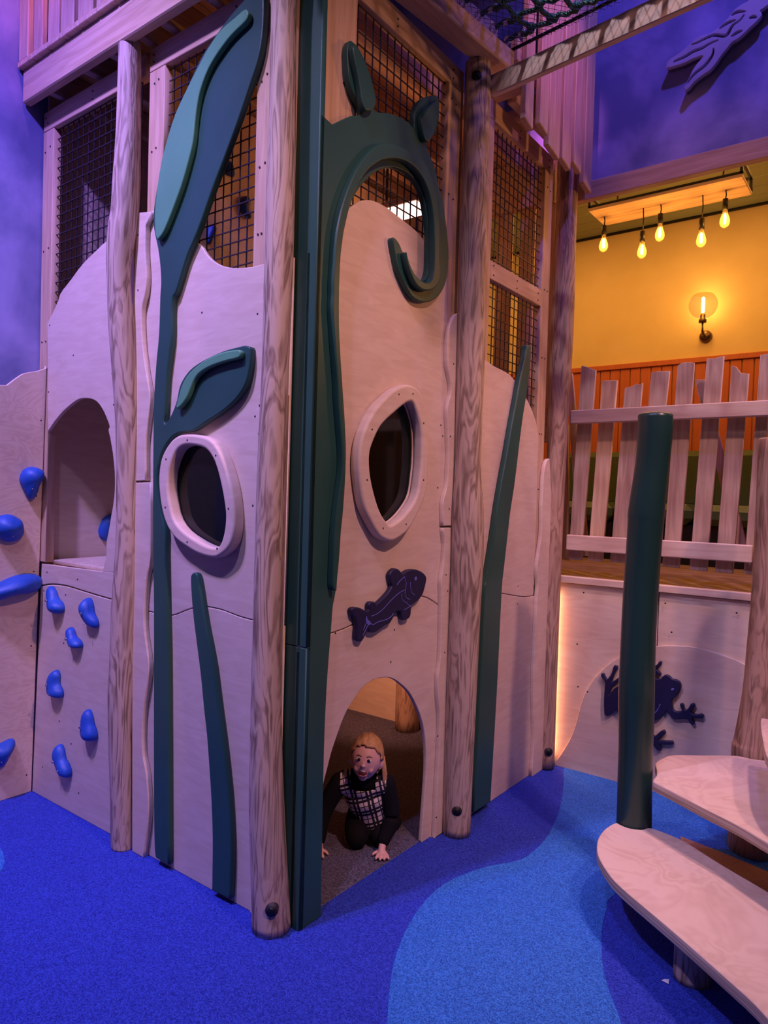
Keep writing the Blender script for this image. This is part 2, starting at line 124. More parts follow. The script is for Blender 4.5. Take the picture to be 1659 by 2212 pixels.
 'tan': [(0.923,1.762),(1.122,1.721),(1.325,1.665),(1.582,1.572),(1.617,1.138),(1.388,1.242),(1.031,1.496)],
 'step1': [(0.837,0.829),(0.795,0.942),(0.782,1.044),(0.789,1.122),(0.806,1.166),(0.825,1.165),(0.859,1.154),(0.905,1.165),(0.93,1.203),(1.001,1.198),(1.091,1.168),(1.246,1.068),(1.42,0.969),(1.577,0.866),(1.764,0.661),(1.824,0.364),(1.785,0.05),(1.697,0.027),(1.528,0.249),(1.388,0.365),(1.189,0.51),(0.988,0.65),(0.908,0.729)],
 'step2': [(0.949,1.156),(0.964,1.131),(1.042,1.086),(1.185,1.0),(1.313,0.931),(1.43,0.848),(1.634,0.708),(1.812,0.66),(1.927,0.955),(1.872,1.314),(1.554,1.711),(1.292,1.769),(1.166,1.72),(1.06,1.74),(0.975,1.656),(0.9,1.54),(0.857,1.431),(0.853,1.306),(0.895,1.202)],
 'step3': [(1.29,1.532),(1.313,1.571),(1.473,1.572),(1.656,1.239),(1.644,0.797),(1.479,0.853),(1.394,1.026),(1.346,1.229)],
 'post0': [(-1.089,-0.089,3.627,0.047),(-1.088,-0.088,3.432,0.05),(-1.088,-0.089,3.226,0.053),(-1.091,-0.092,3.019,0.059),(-1.093,-0.095,2.915,0.059),(-1.098,-0.104,2.81,0.061),(-1.104,-0.113,2.684,0.055),(-1.103,-0.111,2.56,0.051),(-1.096,-0.101,2.395,0.056),(-1.086,-0.086,2.189,0.056),(-1.078,-0.073,1.98,0.053),(-1.074,-0.067,1.77,0.051),(-1.073,-0.065,1.559,0.049),(-1.072,-0.064,1.347,0.051),(-1.075,-0.068,1.135,0.057),(-1.077,-0.071,0.922,0.056),(-1.078,-0.073,0.709,0.059),(-1.075,-0.069,0.494,0.058),(-1.071,-0.062,0.279,0.056),(-1.068,-0.057,0.062,0.054),(-1.066,-0.055,-0.016,0.053)],
 'post1': [(-0.127,-0.075,3.571,0.049),(-0.127,-0.075,3.47,0.048),(-0.124,-0.072,3.133,0.049),(-0.123,-0.072,2.794,0.053),(-0.123,-0.072,2.453,0.053),(-0.125,-0.074,2.109,0.05),(-0.129,-0.077,1.764,0.052),(-0.13,-0.079,1.417,0.051),(-0.129,-0.078,1.068,0.053),(-0.124,-0.073,0.717,0.06),(-0.118,-0.066,0.452,0.067),(-0.106,-0.055,0.185,0.071),(-0.098,-0.047,0.006,0.075),(-0.098,-0.046,-0.02,0.075)],
 'post2': [(0.036,1.061,3.746,0.061),(0.039,1.063,3.392,0.064),(0.038,1.062,2.948,0.068),(0.039,1.063,2.725,0.067),(0.044,1.066,2.277,0.069),(0.046,1.067,1.826,0.065),(0.052,1.071,1.6,0.079),(0.056,1.073,1.374,0.081),(0.053,1.071,1.146,0.079),(0.047,1.068,0.689,0.077),(0.045,1.067,0.229,0.071),(0.045,1.066,-0.02,0.068)],
 'post3': [(0.034,2.174,3.774,0.064),(0.034,2.174,3.298,0.062),(0.032,2.173,2.737,0.069),(0.024,2.17,2.172,0.063),(0.024,2.169,1.603,0.055),(0.021,2.168,1.031,0.056),(0.02,2.168,0.456,0.056),(0.021,2.168,0.008,0.056)],
 'greenlog': [(0.882,1.229,2.036,0.072),(0.884,1.229,1.971,0.073),(0.877,1.227,1.831,0.07),(0.861,1.222,1.628,0.075),(0.859,1.222,1.567,0.074),(0.855,1.22,1.425,0.072),(0.849,1.219,1.221,0.072),(0.847,1.218,1.017,0.072),(0.848,1.218,0.812,0.074),(0.852,1.22,0.608,0.071),(0.854,1.22,0.402,0.071),(0.856,1.221,0.227,0.073)],
 'brownlog': [(1.267,1.83,1.97,0.082),(1.266,1.83,1.644,0.081),(1.262,1.829,1.425,0.079),(1.259,1.829,1.205,0.08),(1.252,1.828,0.985,0.083),(1.245,1.826,0.763,0.087),(1.225,1.823,0.537,0.095),(1.218,1.822,0.464,0.097)],
 'suplog': [(1.235,0.684,0.12,0.062),(1.241,0.685,-0.034,0.061)],
 'intlog': [(-1.04,2.208,0.907,0.077),(-1.03,2.215,-0.023,0.083)],
 'hold0': [(-1.735,-0.03,1.061)],
 'hold1': [(-1.402,-0.03,1.033)],
 'hold2': [(-1.549,-0.03,0.89)],
 'hold3': [(-1.719,-0.03,0.627)],
 'hold4': [(-1.394,-0.03,0.481)],
 'hold5': [(-1.637,-0.03,0.251)],
 'holdx0': [(-1.967,-0.092,1.676)],
 'holdx1': [(-1.967,-0.199,1.432)],
 'holdx2': [(-1.967,-0.166,1.122)],
 'holdx3': [(-1.967,-0.199,0.26)],
}

# ------------------------------------------------------------------ materials
MATS = {}
def mat(name, col, rough=0.6, col2=None, scale=(1, 1, 1), detail=4, mix=(0.35, 0.65), metal=0.0, bump=0.0, kind='noise', bscale=None, spec=0.5, emit=None, dist=0.0, grain=10.0):
    M = bpy.data.materials.new(name); M.use_nodes = True; MATS[name] = M
    nt = M.node_tree; b = nt.nodes['Principled BSDF']
    b.inputs['Roughness'].default_value = rough; b.inputs['Metallic'].default_value = metal
    b.inputs['Specular IOR Level'].default_value = spec
    b.inputs['Base Color'].default_value = (*col, 1)
    if emit: b.inputs['Emission Color'].default_value = (*emit[0], 1); b.inputs['Emission Strength'].default_value = emit[1]
    if col2 or bump:
        tc = nt.nodes.new('ShaderNodeTexCoord'); mp = nt.nodes.new('ShaderNodeMapping')
        mp.inputs['Scale'].default_value = scale
        nt.links.new(tc.outputs['Object'], mp.inputs['Vector'])
        if kind == 'voronoi':
            tx = nt.nodes.new('ShaderNodeTexVoronoi'); tx.inputs['Scale'].default_value = 1.0; out = tx.outputs['Color']
            sep = nt.nodes.new('ShaderNodeSeparateColor'); nt.links.new(out, sep.inputs[0]); out = sep.outputs[0]
        else:
            tx = nt.nodes.new('ShaderNodeTexNoise'); tx.inputs['Scale'].default_value = 1.0
            tx.inputs['Detail'].default_value = detail; tx.inputs['Distortion'].default_value = dist; out = tx.outputs[0]
        nt.links.new(mp.outputs[0], tx.inputs['Vector'])
        if kind == 'wave':
            nt.nodes.remove(tx); tx = nt.nodes.new('ShaderNodeTexWave'); tx.wave_type = 'BANDS'; tx.bands_direction = 'DIAGONAL'; tx.inputs['Scale'].default_value = 1.0
            nt.links.new(mp.outputs[0], tx.inputs['Vector']); out = tx.outputs[1]
        if kind == 'grain':
            mu = nt.nodes.new('ShaderNodeMath'); mu.operation = 'MULTIPLY'; mu.inputs[1].default_value = grain
            pp = nt.nodes.new('ShaderNodeMath'); pp.operation = 'PINGPONG'; pp.inputs[1].default_value = 1.0
            nt.links.new(out, mu.inputs[0]); nt.links.new(mu.outputs[0], pp.inputs[0])
            n2 = nt.nodes.new('ShaderNodeTexNoise'); n2.inputs['Scale'].default_value = 2.5; n2.inputs['Detail'].default_value = 5
            nt.links.new(mp.outputs[0], n2.inputs['Vector'])
            ad = nt.nodes.new('ShaderNodeMath'); ad.operation = 'MULTIPLY_ADD'; ad.inputs[1].default_value = 0.45
            nt.links.new(pp.outputs[0], ad.inputs[0]); nt.links.new(n2.outputs[0], ad.inputs[2]); out = ad.outputs[0]
        if col2:
            cr = nt.nodes.new('ShaderNodeValToRGB')
            cr.color_ramp.elements[0].position = mix[0]; cr.color_ramp.elements[0].color = (*col, 1)
            cr.color_ramp.elements[1].position = mix[1]; cr.color_ramp.elements[1].color = (*col2, 1)
            nt.links.new(out, cr.inputs[0]); nt.links.new(cr.outputs[0], b.inputs['Base Color'])
        if bump:
            bp = nt.nodes.new('ShaderNodeBump'); bp.inputs['Strength'].default_value = bump; bp.inputs['Distance'].default_value = 0.004
            nt.links.new(out, bp.inputs['Height']); nt.links.new(bp.outputs[0], b.inputs['Normal'])
    return M
mat('ply', (0.74, 0.60, 0.46), 0.55, (0.64, 0.49, 0.36), (5, 5, 26), 5, (0.3, 0.75), bump=0.05, dist=1.2)
mat('ply_h', (0.64, 0.48, 0.36), 0.5, (0.73, 0.58, 0.44), (3.0, 3.0, 7.0), 3, (0.40, 0.85), bump=0.04, dist=0.6, kind='grain', grain=24.0)
mat('ply_edge', (0.66, 0.50, 0.36), 0.6, (0.40, 0.28, 0.18), (3, 3, 160), 1, (0.4, 0.6))
for ax, sc in (('x', (3, 45, 45)), ('y', (45, 3, 45)), ('z', (45, 45, 3))):
    mat('pine_' + ax, (0.66, 0.46, 0.29), 0.6, (0.48, 0.30, 0.17), sc, 4, (0.35, 0.72), bump=0.1, dist=0.6)
    mat('grey_' + ax, (0.54, 0.38, 0.27), 0.7, (0.36, 0.24, 0.17), sc, 4, (0.35, 0.7), bump=0.15, dist=0.9)
mat('pine_pale', (0.72, 0.56, 0.42), 0.55, (0.60, 0.43, 0.30), (4, 40, 40), 4, (0.35, 0.72), bump=0.06, dist=0.6)
mat('log', (0.22, 0.145, 0.10), 0.65, (0.54, 0.41, 0.31), (13, 13, 1.7), 3, (0.45, 0.80), bump=0.35, dist=0.9, kind='grain', grain=15.0)
mat('log_brown', (0.22, 0.13, 0.08), 0.65, (0.46, 0.30, 0.20), (13, 13, 1.7), 3, (0.45, 0.80), bump=0.35, dist=0.9, kind='grain', grain=15.0)
mat('green', (0.022, 0.082, 0.060), 0.40, (0.027, 0.095, 0.070), (3, 3, 3), 3, spec=0.35)
mat('green_hi', (0.095, 0.31, 0.155), 0.45, (0.105, 0.34, 0.17), (4, 4, 4), 3, spec=0.35)
mat('green_log', (0.011, 0.040, 0.032), 0.30, (0.014, 0.050, 0.040), (4, 4, 2), 3, spec=0.5)
mat('navy', (0.014, 0.012, 0.050), 0.45, spec=0.4)
mat('navy_line', (0.14, 0.14, 0.50), 0.5)
mat('hold_blue', (0.012, 0.080, 0.42), 0.5, (0.016, 0.10, 0.50), (40, 40, 40), 3, bump=0.2)
mat('bolt', (0.55, 0.55, 0.6), 0.3, metal=1.0)
mat('dark_hole', (0.02, 0.018, 0.02), 0.6)
mat('wire', (0.030, 0.022, 0.028), 0.45, metal=0.3)
mat('glass_dark', (0.003, 0.006, 0.004), 0.06, spec=0.35)
mat('rubber_blue', (0.007, 0.020, 0.26), 0.75, (0.036, 0.080, 0.58), (260, 260, 260), kind='voronoi', mix=(0.1, 0.95), bump=0.6, spec=0.3)
mat('rubber_light', (0.010, 0.085, 0.36), 0.75, (0.050, 0.25, 0.76), (260, 260, 260), kind='voronoi', mix=(0.1, 0.95), bump=0.6, spec=0.3)
mat('rubber_grey', (0.040, 0.038, 0.060), 0.7, (0.17, 0.165, 0.25), (230, 230, 230), kind='voronoi', mix=(0.2, 1.0), bump=0.5)
mat('rubber_tan', (0.40, 0.19, 0.08), 0.75, (0.55, 0.28, 0.12), (230, 230, 230), kind='voronoi', mix=(0.1, 0.95), bump=0.5)
mat('plaster', (0.15, 0.17, 0.36), 0.7, (0.40, 0.38, 0.66), (1.9, 1.9, 1.9), 12, (0.40, 0.62), bump=0.5, dist=0.3)
mat('yellow_paint', (0.72, 0.55, 0.25), 0.7, (0.78, 0.60, 0.29), (3, 3, 3), 5)
mat('orange_panel', (0.50, 0.12, 0.045), 0.5, (0.54, 0.14, 0.055), (30, 3, 2), 3)
mat('green_ceiling', (0.30, 0.34, 0.20), 0.6)
mat('deck', (0.30, 0.18, 0.10), 0.5, (0.20, 0.11, 0.06), (3, 50, 50), 4, bump=0.1)
mat('leather', (0.055, 0.085, 0.045), 0.40, (0.07, 0.105, 0.055), (60, 60, 60), 3, bump=0.15)
mat('black_metal', (0.012, 0.011, 0.012), 0.45, metal=0.4)
mat('brass', (0.16, 0.10, 0.05), 0.35, metal=0.9)
mat('rope', (0.006, 0.045, 0.026), 0.45, (0.035, 0.17, 0.10), (55, 55, 55), bump=0.6, kind='wave', mix=(0.2, 0.8))
mat('net', (0.006, 0.006, 0.008), 0.6)
mat('chrome', (0.65, 0.65, 0.7), 0.15, metal=1.0)
mat('violet_shape', (0.42, 0.40, 0.50), 0.6, (0.50, 0.47, 0.58), (6, 6, 6), 4)
mat('groove', (0.10, 0.09, 0.14), 0.7)
mat('skin', (0.72, 0.42, 0.36), 0.5, spec=0.4)
mat('hair', (0.62, 0.36, 0.17), 0.5, (0.46, 0.24, 0.10), (60, 60, 12), 3, bump=0.4)
mat('black_cloth', (0.005, 0.005, 0.006), 0.9, spec=0.2)
mat('mouth', (0.12, 0.02, 0.03), 0.5)
mat('lip', (0.50, 0.17, 0.17), 0.45)
mat('eye_white', (0.75, 0.72, 0.72), 0.3)
mat('eye_dark', (0.015, 0.012, 0.015), 0.2)
mat('brow', (0.30, 0.15, 0.09), 0.7)
mat('filament', (1, 0.7, 0.3), 0.5, emit=((1.0, 0.55, 0.14), 90.0))
mat('led', (0.9, 0.8, 0.8), 0.5, emit=((1.0, 0.62, 0.55), 2.2))  # light falling on the inner board, put in as emission
mat('led_warm', (1, 0.7, 0.5), 0.5, emit=((1.0, 0.42, 0.22), 24.0))  # emission of the strip added for the warm wall glow
mat('white_scrap', (0.75, 0.75, 0.78), 0.7)
def glass(name, col, alpha):
    M = bpy.data.materials.new(name); M.use_nodes = True; MATS[name] = M; nt = M.node_tree
    b = nt.nodes['Principled BSDF']; b.inputs['Base Color'].default_value = (*col, 1); b.inputs['Roughness'].default_value = 0.05
    tr = nt.nodes.new('ShaderNodeBsdfTransparent'); tr.inputs[0].default_value = (*col, 1)
    mx = nt.nodes.new('ShaderNodeMixShader'); mx.inputs[0].default_value = alpha
    nt.links.new(tr.outputs[0], mx.inputs[1]); nt.links.new(b.outputs[0], mx.inputs[2])
    nt.links.new(mx.outputs[0], nt.nodes['Material Output'].inputs[0])
glass('bulb_glass', (1.0, 0.80, 0.50), 0.10)
glass('smoke_glass', (0.62, 0.58, 0.50), 0.12)
# plaid cloth
def plaid():
    M = bpy.data.materials.new('plaid'); M.use_nodes = True; MATS['plaid'] = M; nt = M.node_tree; b = nt.nodes['Principled BSDF']
    b.inputs['Roughness'].default_value = 0.9
    tc = nt.nodes.new('ShaderNodeTexCoord'); sx = nt.nodes.new('ShaderNodeSeparateXYZ'); nt.links.new(tc.outputs['Object'], sx.inputs[0])
    def mth(op, a, bb):
        n = nt.nodes.new('ShaderNodeMath'); n.operation = op
        for i, v in enumerate((a, bb)):
            if v is None: continue
            if isinstance(v, (int, float)): n.inputs[i].default_value = v
            else: nt.links.new(v, n.inputs[i])
        return n.outputs[0]
    def stripes(sock, freq, sl):
        f = mth('FRACT', mth('MULTIPLY', sock, freq), None)
        a = mth('LESS_THAN', f, 0.16); c = mth('MULTIPLY', mth('GREATER_THAN', f, 0.26), mth('LESS_THAN', f, 0.42)); d = mth('MULTIPLY', mth('GREATER_THAN', f, 0.70), mth('LESS_THAN', f, 0.76))
        return mth('ADD', mth('ADD', a, c), d)
    s = mth('ADD', stripes(mth('ADD', sx.outputs[0], mth('MULTIPLY', sx.outputs[2], 0.25)), 14.0, 0), stripes(mth('SUBTRACT', sx.outputs[2], mth('MULTIPLY', sx.outputs[0], 0.3)), 13.0, 0))
    cr = nt.nodes.new('ShaderNodeValToRGB'); cr.color_ramp.elements[0].color = (0.70, 0.60, 0.58, 1); cr.color_ramp.elements[1].color = (0.012, 0.010, 0.014, 1)
    cr.color_ramp.elements[0].position = 0.2; cr.color_ramp.elements[1].position = 0.6
    nt.links.new(s, cr.inputs[0]); nt.links.new(cr.outputs[0], b.inputs['Base Color'])
plaid()

# ------------------------------------------------------------------ helpers
def tag(o, label=None, cat=None, group=None, kind=None):
    if label: o['label'] = label
    if cat: o['category'] = cat
    if group: o['group'] = group
    if kind: o['kind'] = kind
    return o
def thing(name, label, cat, loc=(0, 0, 0), group=None, rz=0.0):
    o = bpy.data.objects.new(name, None); COL.objects.link(o); o.location = loc; o.rotation_euler = (0, 0, rz)
    o.empty_display_size = 0.1
    return tag(o, label, cat, group)
def addmesh(name, me, m=None, parent=None, origin=None):
    """me holds world coordinates; origin (or the parent's location) becomes the object's zero."""
    o = bpy.data.objects.new(name, me); COL.objects.link(o)
    if m: me.materials.clear(); me.materials.append(MATS[m])
    if parent is not None:
        off = Vector((0, 0, 0)); p = parent
        while p is not None: off += p.location; p = p.parent
        if not me.get('shifted'): me.transform(Matrix.Translation(-off)); me['shifted'] = 1
        o.parent = parent
    else:
        if origin is None and me.vertices:
            xs = [v.co for v in me.vertices]
            origin = Vector(((min(v.x for v in xs) + max(v.x for v in xs)) / 2, (min(v.y for v in xs) + max(v.y for v in xs)) / 2, min(v.z for v in xs)))
        me.transform(Matrix.Translation(-Vector(origin))); o.location = origin
    return o
def mesh_py(name, verts, faces, smooth=False):
    me = bpy.data.meshes.new(name); me.from_pydata([tuple(v) for v in verts], [], faces); me.update()
    if smooth:
        for p in me.polygons: p.use_smooth = True
    return me
def boxes_mesh(name, bl):
    """bl: list of (x0,x1,y0,y1,z0,z1)"""
    V = []; F = []
    for x0, x1, y0, y1, z0, z1 in bl:
        n = len(V)
        V += [(x0, y0, z0), (x1, y0, z0), (x1, y1, z0), (x0, y1, z0), (x0, y0, z1), (x1, y0, z1), (x1, y1, z1), (x0, y1, z1)]
        F += [(n, n + 3, n + 2, n + 1), (n + 4, n + 5, n + 6, n + 7), (n, n + 1, n + 5, n + 4), (n + 1, n + 2, n + 6, n + 5), (n + 2, n + 3, n + 7, n + 6), (n + 3, n, n + 4, n + 7)]
    return mesh_py(name, V, F)
def bevel_mesh(me, w, seg=2):
    bm = bmesh.new(); bm.from_mesh(me)
    bmesh.ops.bevel(bm, geom=bm.edges[:], offset=w, segments=seg, profile=0.5, affect='EDGES')
    bm.to_mesh(me); bm.free(); return me
def box(name, b, m, parent=None, bevel=0.003):
    me = boxes_mesh(name, [b])
    if bevel: bevel_mesh(me, bevel, 1)
    return addmesh(name, me, m, parent)
def obox(name, p, d, L, w, h, m, parent=None, bevel=0.003, z0=None):
    """oriented box: start p (x,y,z bottom), horizontal direction d, length L, width w to the left of d, height h"""
    d = Vector((d[0], d[1], d[2] if len(d) > 2 else 0)).normalized(); n = Vector((-d.y, d.x, 0)).normalized(); u = Vector((0, 0, 1))
    p = Vector(p); V = []
    for z in (0, 1):
        for a, b in ((0, 0), (1, 0), (1, 1), (0, 1)): V.append(p + d * L * a + n * w * b + u * h * z)
    me = mesh_py(name, V, [(0, 3, 2, 1), (4, 5, 6, 7), (0, 1, 5, 4), (1, 2, 6, 5), (2, 3, 7, 6), (3, 0, 4, 7)])
    bm = bmesh.new(); bm.from_mesh(me); bmesh.ops.recalc_face_normals(bm, faces=bm.faces[:]); bm.to_mesh(me); bm.free()
    if bevel: bevel_mesh(me, bevel, 1)
    return addmesh(name, me, m, parent)
def smooth_loop(pts, n=4, closed=True):
    N = len(pts); out = []; corners = set()
    if closed and len(pts[0]) == 2:
        for i in range(N):
            a, b, c = Vector(pts[i - 1]), Vector(pts[i]), Vector(pts[(i + 1) % N])
            if (b - a).length > 1e-6 and (c - b).length > 1e-6 and (b - a).angle(c - b) > math.radians(64): corners.add(i)
    rng = range(N) if closed else range(N - 1)
    for i in rng:
        if closed: p0, p1, p2, p3 = pts[(i - 1) % N], pts[i], pts[(i + 1) % N], pts[(i + 2) % N]
        else: p0, p1, p2, p3 = pts[max(i - 1, 0)], pts[i], pts[i + 1], pts[min(i + 2, N - 1)]
        if corners:
            if i in corners: p0 = p1
            if (i + 1) % N in corners: p3 = p2
        for k in range(n):
            t = k / n; r = []
            for a, b, c, d in zip(p0, p1, p2, p3):
                r.append(0.5 * (2 * b + (c - a) * t + (2 * a - 5 * b + 4 * c - d) * t * t + (3 * b - a - 3 * c + d) * t ** 3))
            out.append(tuple(r))
    if not closed: out.append(tuple(pts[-1]))
    return out
PLANE = {'L': Matrix(((1, 0, 0), (0, 0, -1), (0, 1, 0))), 'R': Matrix(((0, 0, 1), (1, 0, 0), (0, 1, 0))), 'F': Matrix.Identity(3)}
def plate_mesh(name, loops, plane, front, thick, bevel=0.003, res=1):
    """flat cut-out sheet: loops in plane coordinates, outer surface at 'front', thickness going inwards"""
    cu = bpy.data.curves.new(name, 'CURVE'); cu.dimensions = '2D'; cu.fill_mode = 'BOTH'
    bevel = min(bevel, thick * 0.45)
    cu.extrude = thick / 2 - bevel; cu.bevel_depth = bevel; cu.bevel_resolution = res; cu.offset = -bevel
    for lp in loops:
        sp = cu.splines.new('POLY'); sp.points.add(len(lp) - 1); sp.use_cyclic_u = True
        for i, (u, v) in enumerate(lp): sp.points[i].co = (u, v, 0, 1)
    o = bpy.data.objects.new(name, cu); COL.objects.link(o)
    dg = bpy.context.evaluated_depsgraph_get(); dg.update()
    me = bpy.data.meshes.new_from_object(o.evaluated_get(dg)); me.name = name
    bpy.data.objects.remove(o); bpy.data.curves.remove(cu)
    M = PLANE[plane].to_4x4()
    sgn = {'L': Vector((0, 1, 0)), 'R': Vector((1, 0, 0)), 'F': Vector((0, 0, 1))}[plane]
    off = {'L': Vector((0, front + thick / 2, 0)), 'R': Vector((front - thick / 2, 0, 0)), 'F': Vector((0, 0, front - thick / 2))}[plane]
    me.transform(Matrix.Translation(off) @ M)
    me.materials.clear()
    return me
def plate(name, loops, plane, front, thick, m, parent=None, bevel=0.003, res=1):
    return addmesh(name, plate_mesh(name, loops, plane, front, thick, bevel, res), m, parent)
def S(k, n=4): return smooth_loop(DATA[k], n)
def tube_mesh(name, pts, rad, seg=8, cap=True):
    V = []; F = []; n = len(pts)
    pts = [Vector(p) for p in pts]
    ref = Vector((0, 0, 1))
    for i, p in enumerate(pts):
        t = (pts[min(i + 1, n - 1)] - pts[max(i - 1, 0)]).normalized()
        if abs(t.dot(ref)) > 0.95: r_ = Vector((1, 0, 0))
        else: r_ = ref
        a = t.cross(r_).normalized(); b = t.cross(a).normalized(); r = rad[i] if isinstance(rad, (list, tuple)) else rad
        for k in range(seg):
            an = 2 * math.pi * k / seg; V.append(p + a * math.cos(an) * r + b * math.sin(an) * r)
    for i in range(n - 1):
        for k in range(seg): F.append((i * seg + k, i * seg + (k + 1) % seg, (i + 1) * seg + (k + 1) % seg, (i + 1) * seg + k))
    if cap: F.append(tuple(range(seg))); F.append(tuple(range((n - 1) * seg, n * seg)))
    me = mesh_py(name, V, F, True)
    bm = bmesh.new(); bm.from_mesh(me); bmesh.ops.recalc_face_normals(bm, faces=bm.faces[:]); bm.to_mesh(me); bm.free()
    return me
def join_meshes(name, meshes):
    bm = bmesh.new()
    for q in meshes: bm.from_mesh(q); bpy.data.meshes.remove(q)
    me = bpy.data.meshes.new(name); bm.to_mesh(me); bm.free()
    for p in me.polygons: p.use_smooth = True
    return me
def line_tubes(name, lines2d, plane, front, rad, m, parent):
    ms = []
    for l in lines2d:
        l = smooth_loop(l, 4, False)
        if plane == 'R': P = [(front, u, v) for u, v in l]
        else: P = [(u, front, v) for u, v in l]
        ms.append(tube_mesh('t', P, rad, 5))
    o = addmesh(name, join_meshes(name, ms), m, parent)
    if len(lines2d) > 1: o['kind'] = 'stuff'
    return o
def rings_log(name, rings, m, parent=None, seg=22, wob=0.05, seed=1, round_top=0.02, slant=0.0):
    """rings: (x,y,z,r) top to bottom -> smooth log with slightly irregular outline"""
    rs = random.Random(seed); ph = [rs.uniform(0, 6.28) for _ in range(6)]
    R_ = smooth_loop(sorted([tuple(r) for r in rings], key=lambda r: r[2]), 4, False)
    V = []; F = []
    for i, (x, y, z, r) in enumerate(R_):
        for k in range(seg):
            a = 2 * math.pi * k / seg
            q = r * (1 + wob * (0.5 * math.sin(2 * a + ph[0] + z * 1.3) + 0.35 * math.sin(3 * a + ph[1] - z * 2.1) + 0.2 * math.sin(5 * a + ph[2] + z * 3)))
            V.append((x + q * math.cos(a), y + q * math.sin(a), z))
    n = len(R_)
    x, y, z, r = R_[-1]
    for f, dz in ((0.93, 0.5), (0.78, 0.85), (0.5, 1.0)):
        for k in range(seg):
            b = V[(n - 1) * seg + k]; V.append((x + (b[0] - x) * f, y + (b[1] - y) * f, z + dz * round_top))
    n += 3
    for i in range(n - 1):
        for k in range(seg): F.append((i * seg + k, i * seg + (k + 1) % seg, (i + 1) * seg + (k + 1) % seg, (i + 1) * seg + k))
    F.append(tuple(reversed(range(seg)))); F.append(tuple(range((n - 1) * seg, n * seg)))
    return addmesh(name, mesh_py(name, V, F, True), m, parent)
def wires(name, plane, pos, u0, u1, v0, v1, sp=0.05, r=0.0022, parent=None, o0=None, p0=None):
    bl = []
    us = []; u = (o0 if o0 is not None else u0 + sp * 0.4)
    while u < u1: us.append(u); u += sp
    vs = []; v = (p0 if p0 is not None else v1 - 0.02)
    while v > v0: vs.append(v); v -= sp
    for u in us:
        bl.append((u - r, u + r, pos - r, pos + r, v0, v1) if plane == 'L' else (pos - r, pos + r, u - r, u + r, v0, v1))
    for v in vs:
        q = pos - 2 * r if plane == 'L' else pos + 2 * r
        bl.append((u0, u1, q - r, q + r, v - r, v + r) if plane == 'L' else (q - r, q + r, u0, u1, v - r, v + r))
    o = addmesh(name, boxes_mesh(name, bl), 'wire', parent); o['kind'] = 'stuff'
    return o
def disc_mesh(pts, plane, front, r=0.004, seg=8):
    V = []; F = []
    for u, v in pts:
        n = len(V)
        for h in (-0.002, 0.0006):
            for k in range(seg):
                a = 2 * math.pi * k / seg; a_, b_ = u + r * math.cos(a), v + r * math.sin(a)
                V.append((a_, front - h, b_) if plane == 'L' else (front + h, a_, b_))
        F.append(tuple(n + seg + k for k in range(seg)))
        for k in range(seg): F.append((n + k, n + (k + 1) % seg, n + seg + (k + 1) % seg, n + seg + k))
    me = mesh_py('screws', V, F)
    bm = bmesh.new(); bm.from_mesh(me); bmesh.ops.recalc_face_normals(bm, faces=bm.faces[:]); bm.to_mesh(me); bm.free()
    return me
def screws(pts, plane, front, parent, r=0.0042):
    o = addmesh('screws', disc_mesh(pts, plane, front, r), 'dark_hole', parent); o['kind'] = 'stuff'; o['label'] = 'small dark screw heads'
    return o
def lathe_mesh(name, prof, seg=24):
    """prof: (r,z) bottom to top around the z axis"""
    V = []; F = []
    for r, z in prof:
        for k in range(seg):
            a = 2 * math.pi * k / seg; V.append((r * math.cos(a), r * math.sin(a), z))
    for i in range(len(prof) - 1):
        for k in range(seg): F.append((i * seg + k, i * seg + (k + 1) % seg, (i + 1) * seg + (k + 1) % seg, (i + 1) * seg + k))
    me = mesh_py(name, V, F, True); return me
def moved(me, loc): me.transform(Matrix.Translation(Vector(loc))); return me
def sphere_mesh(name, c, r, seg=16, rings=10, sc=(1, 1, 1)):
    bm = bmesh.new(); bmesh.ops.create_uvsphere(bm, u_segments=seg, v_segments=rings, radius=r)
    me = bpy.data.meshes.new(name); bm.to_mesh(me); bm.free()
    me.transform(Matrix.Translation(Vector(c)) @ Matrix.Diagonal((*sc, 1)))
    for p in me.polygons: p.use_smooth = True
    return me

# ------------------------------------------------------------------ the setting
YB = 2.257
fl = box('floor', (-2.2, 4.6, -4.5, YB + 0.05, -0.12, 0.0), 'rubber_blue', bevel=0); tag(fl, kind='structure')
plate('light_blue_inlay', [S('inlay', 3)], 'F', 0.0025, 0.012, 'rubber_light', fl, 0.001)
plate('light_blue_inlay', [S('inlay2', 3)], 'F', 0.0025, 0.012, 'rubber_light', fl, 0.001)
plate('tan_inlay', [S('tan', 3)], 'F', 0.004, 0.012, 'rubber_tan', fl, 0.001)
plate('grey_rubber_area', [[(-1.96, 0.0), (-0.045, 0.0), (-0.045, YB), (-1.96, YB)]], 'F', 0.003, 0.012, 'rubber_grey', fl, 0.001)
wl = box('wall_left', (-2.2, -1.985, -4.5, 4.6, 0, 6.6), 'plaster', bevel=0); tag(wl, kind='structure')
wb = box('wall_back', (0.02, 5.2, 2.29, 2.32, 3.612, 6.6), 'plaster', bevel=0); tag(wb, kind='structure')
wb2 = box('wall_back_deck', (-1.985, 0.02, 2.29, 2.32, 3.80, 6.6), 'plaster', bevel=0); tag(wb2, kind='structure')
tr = box('trim_1', (0.0, 5.2, 2.262, 2.315, 3.502, 3.612), 'pine_x', bevel=0.004); tag(tr, kind='structure')
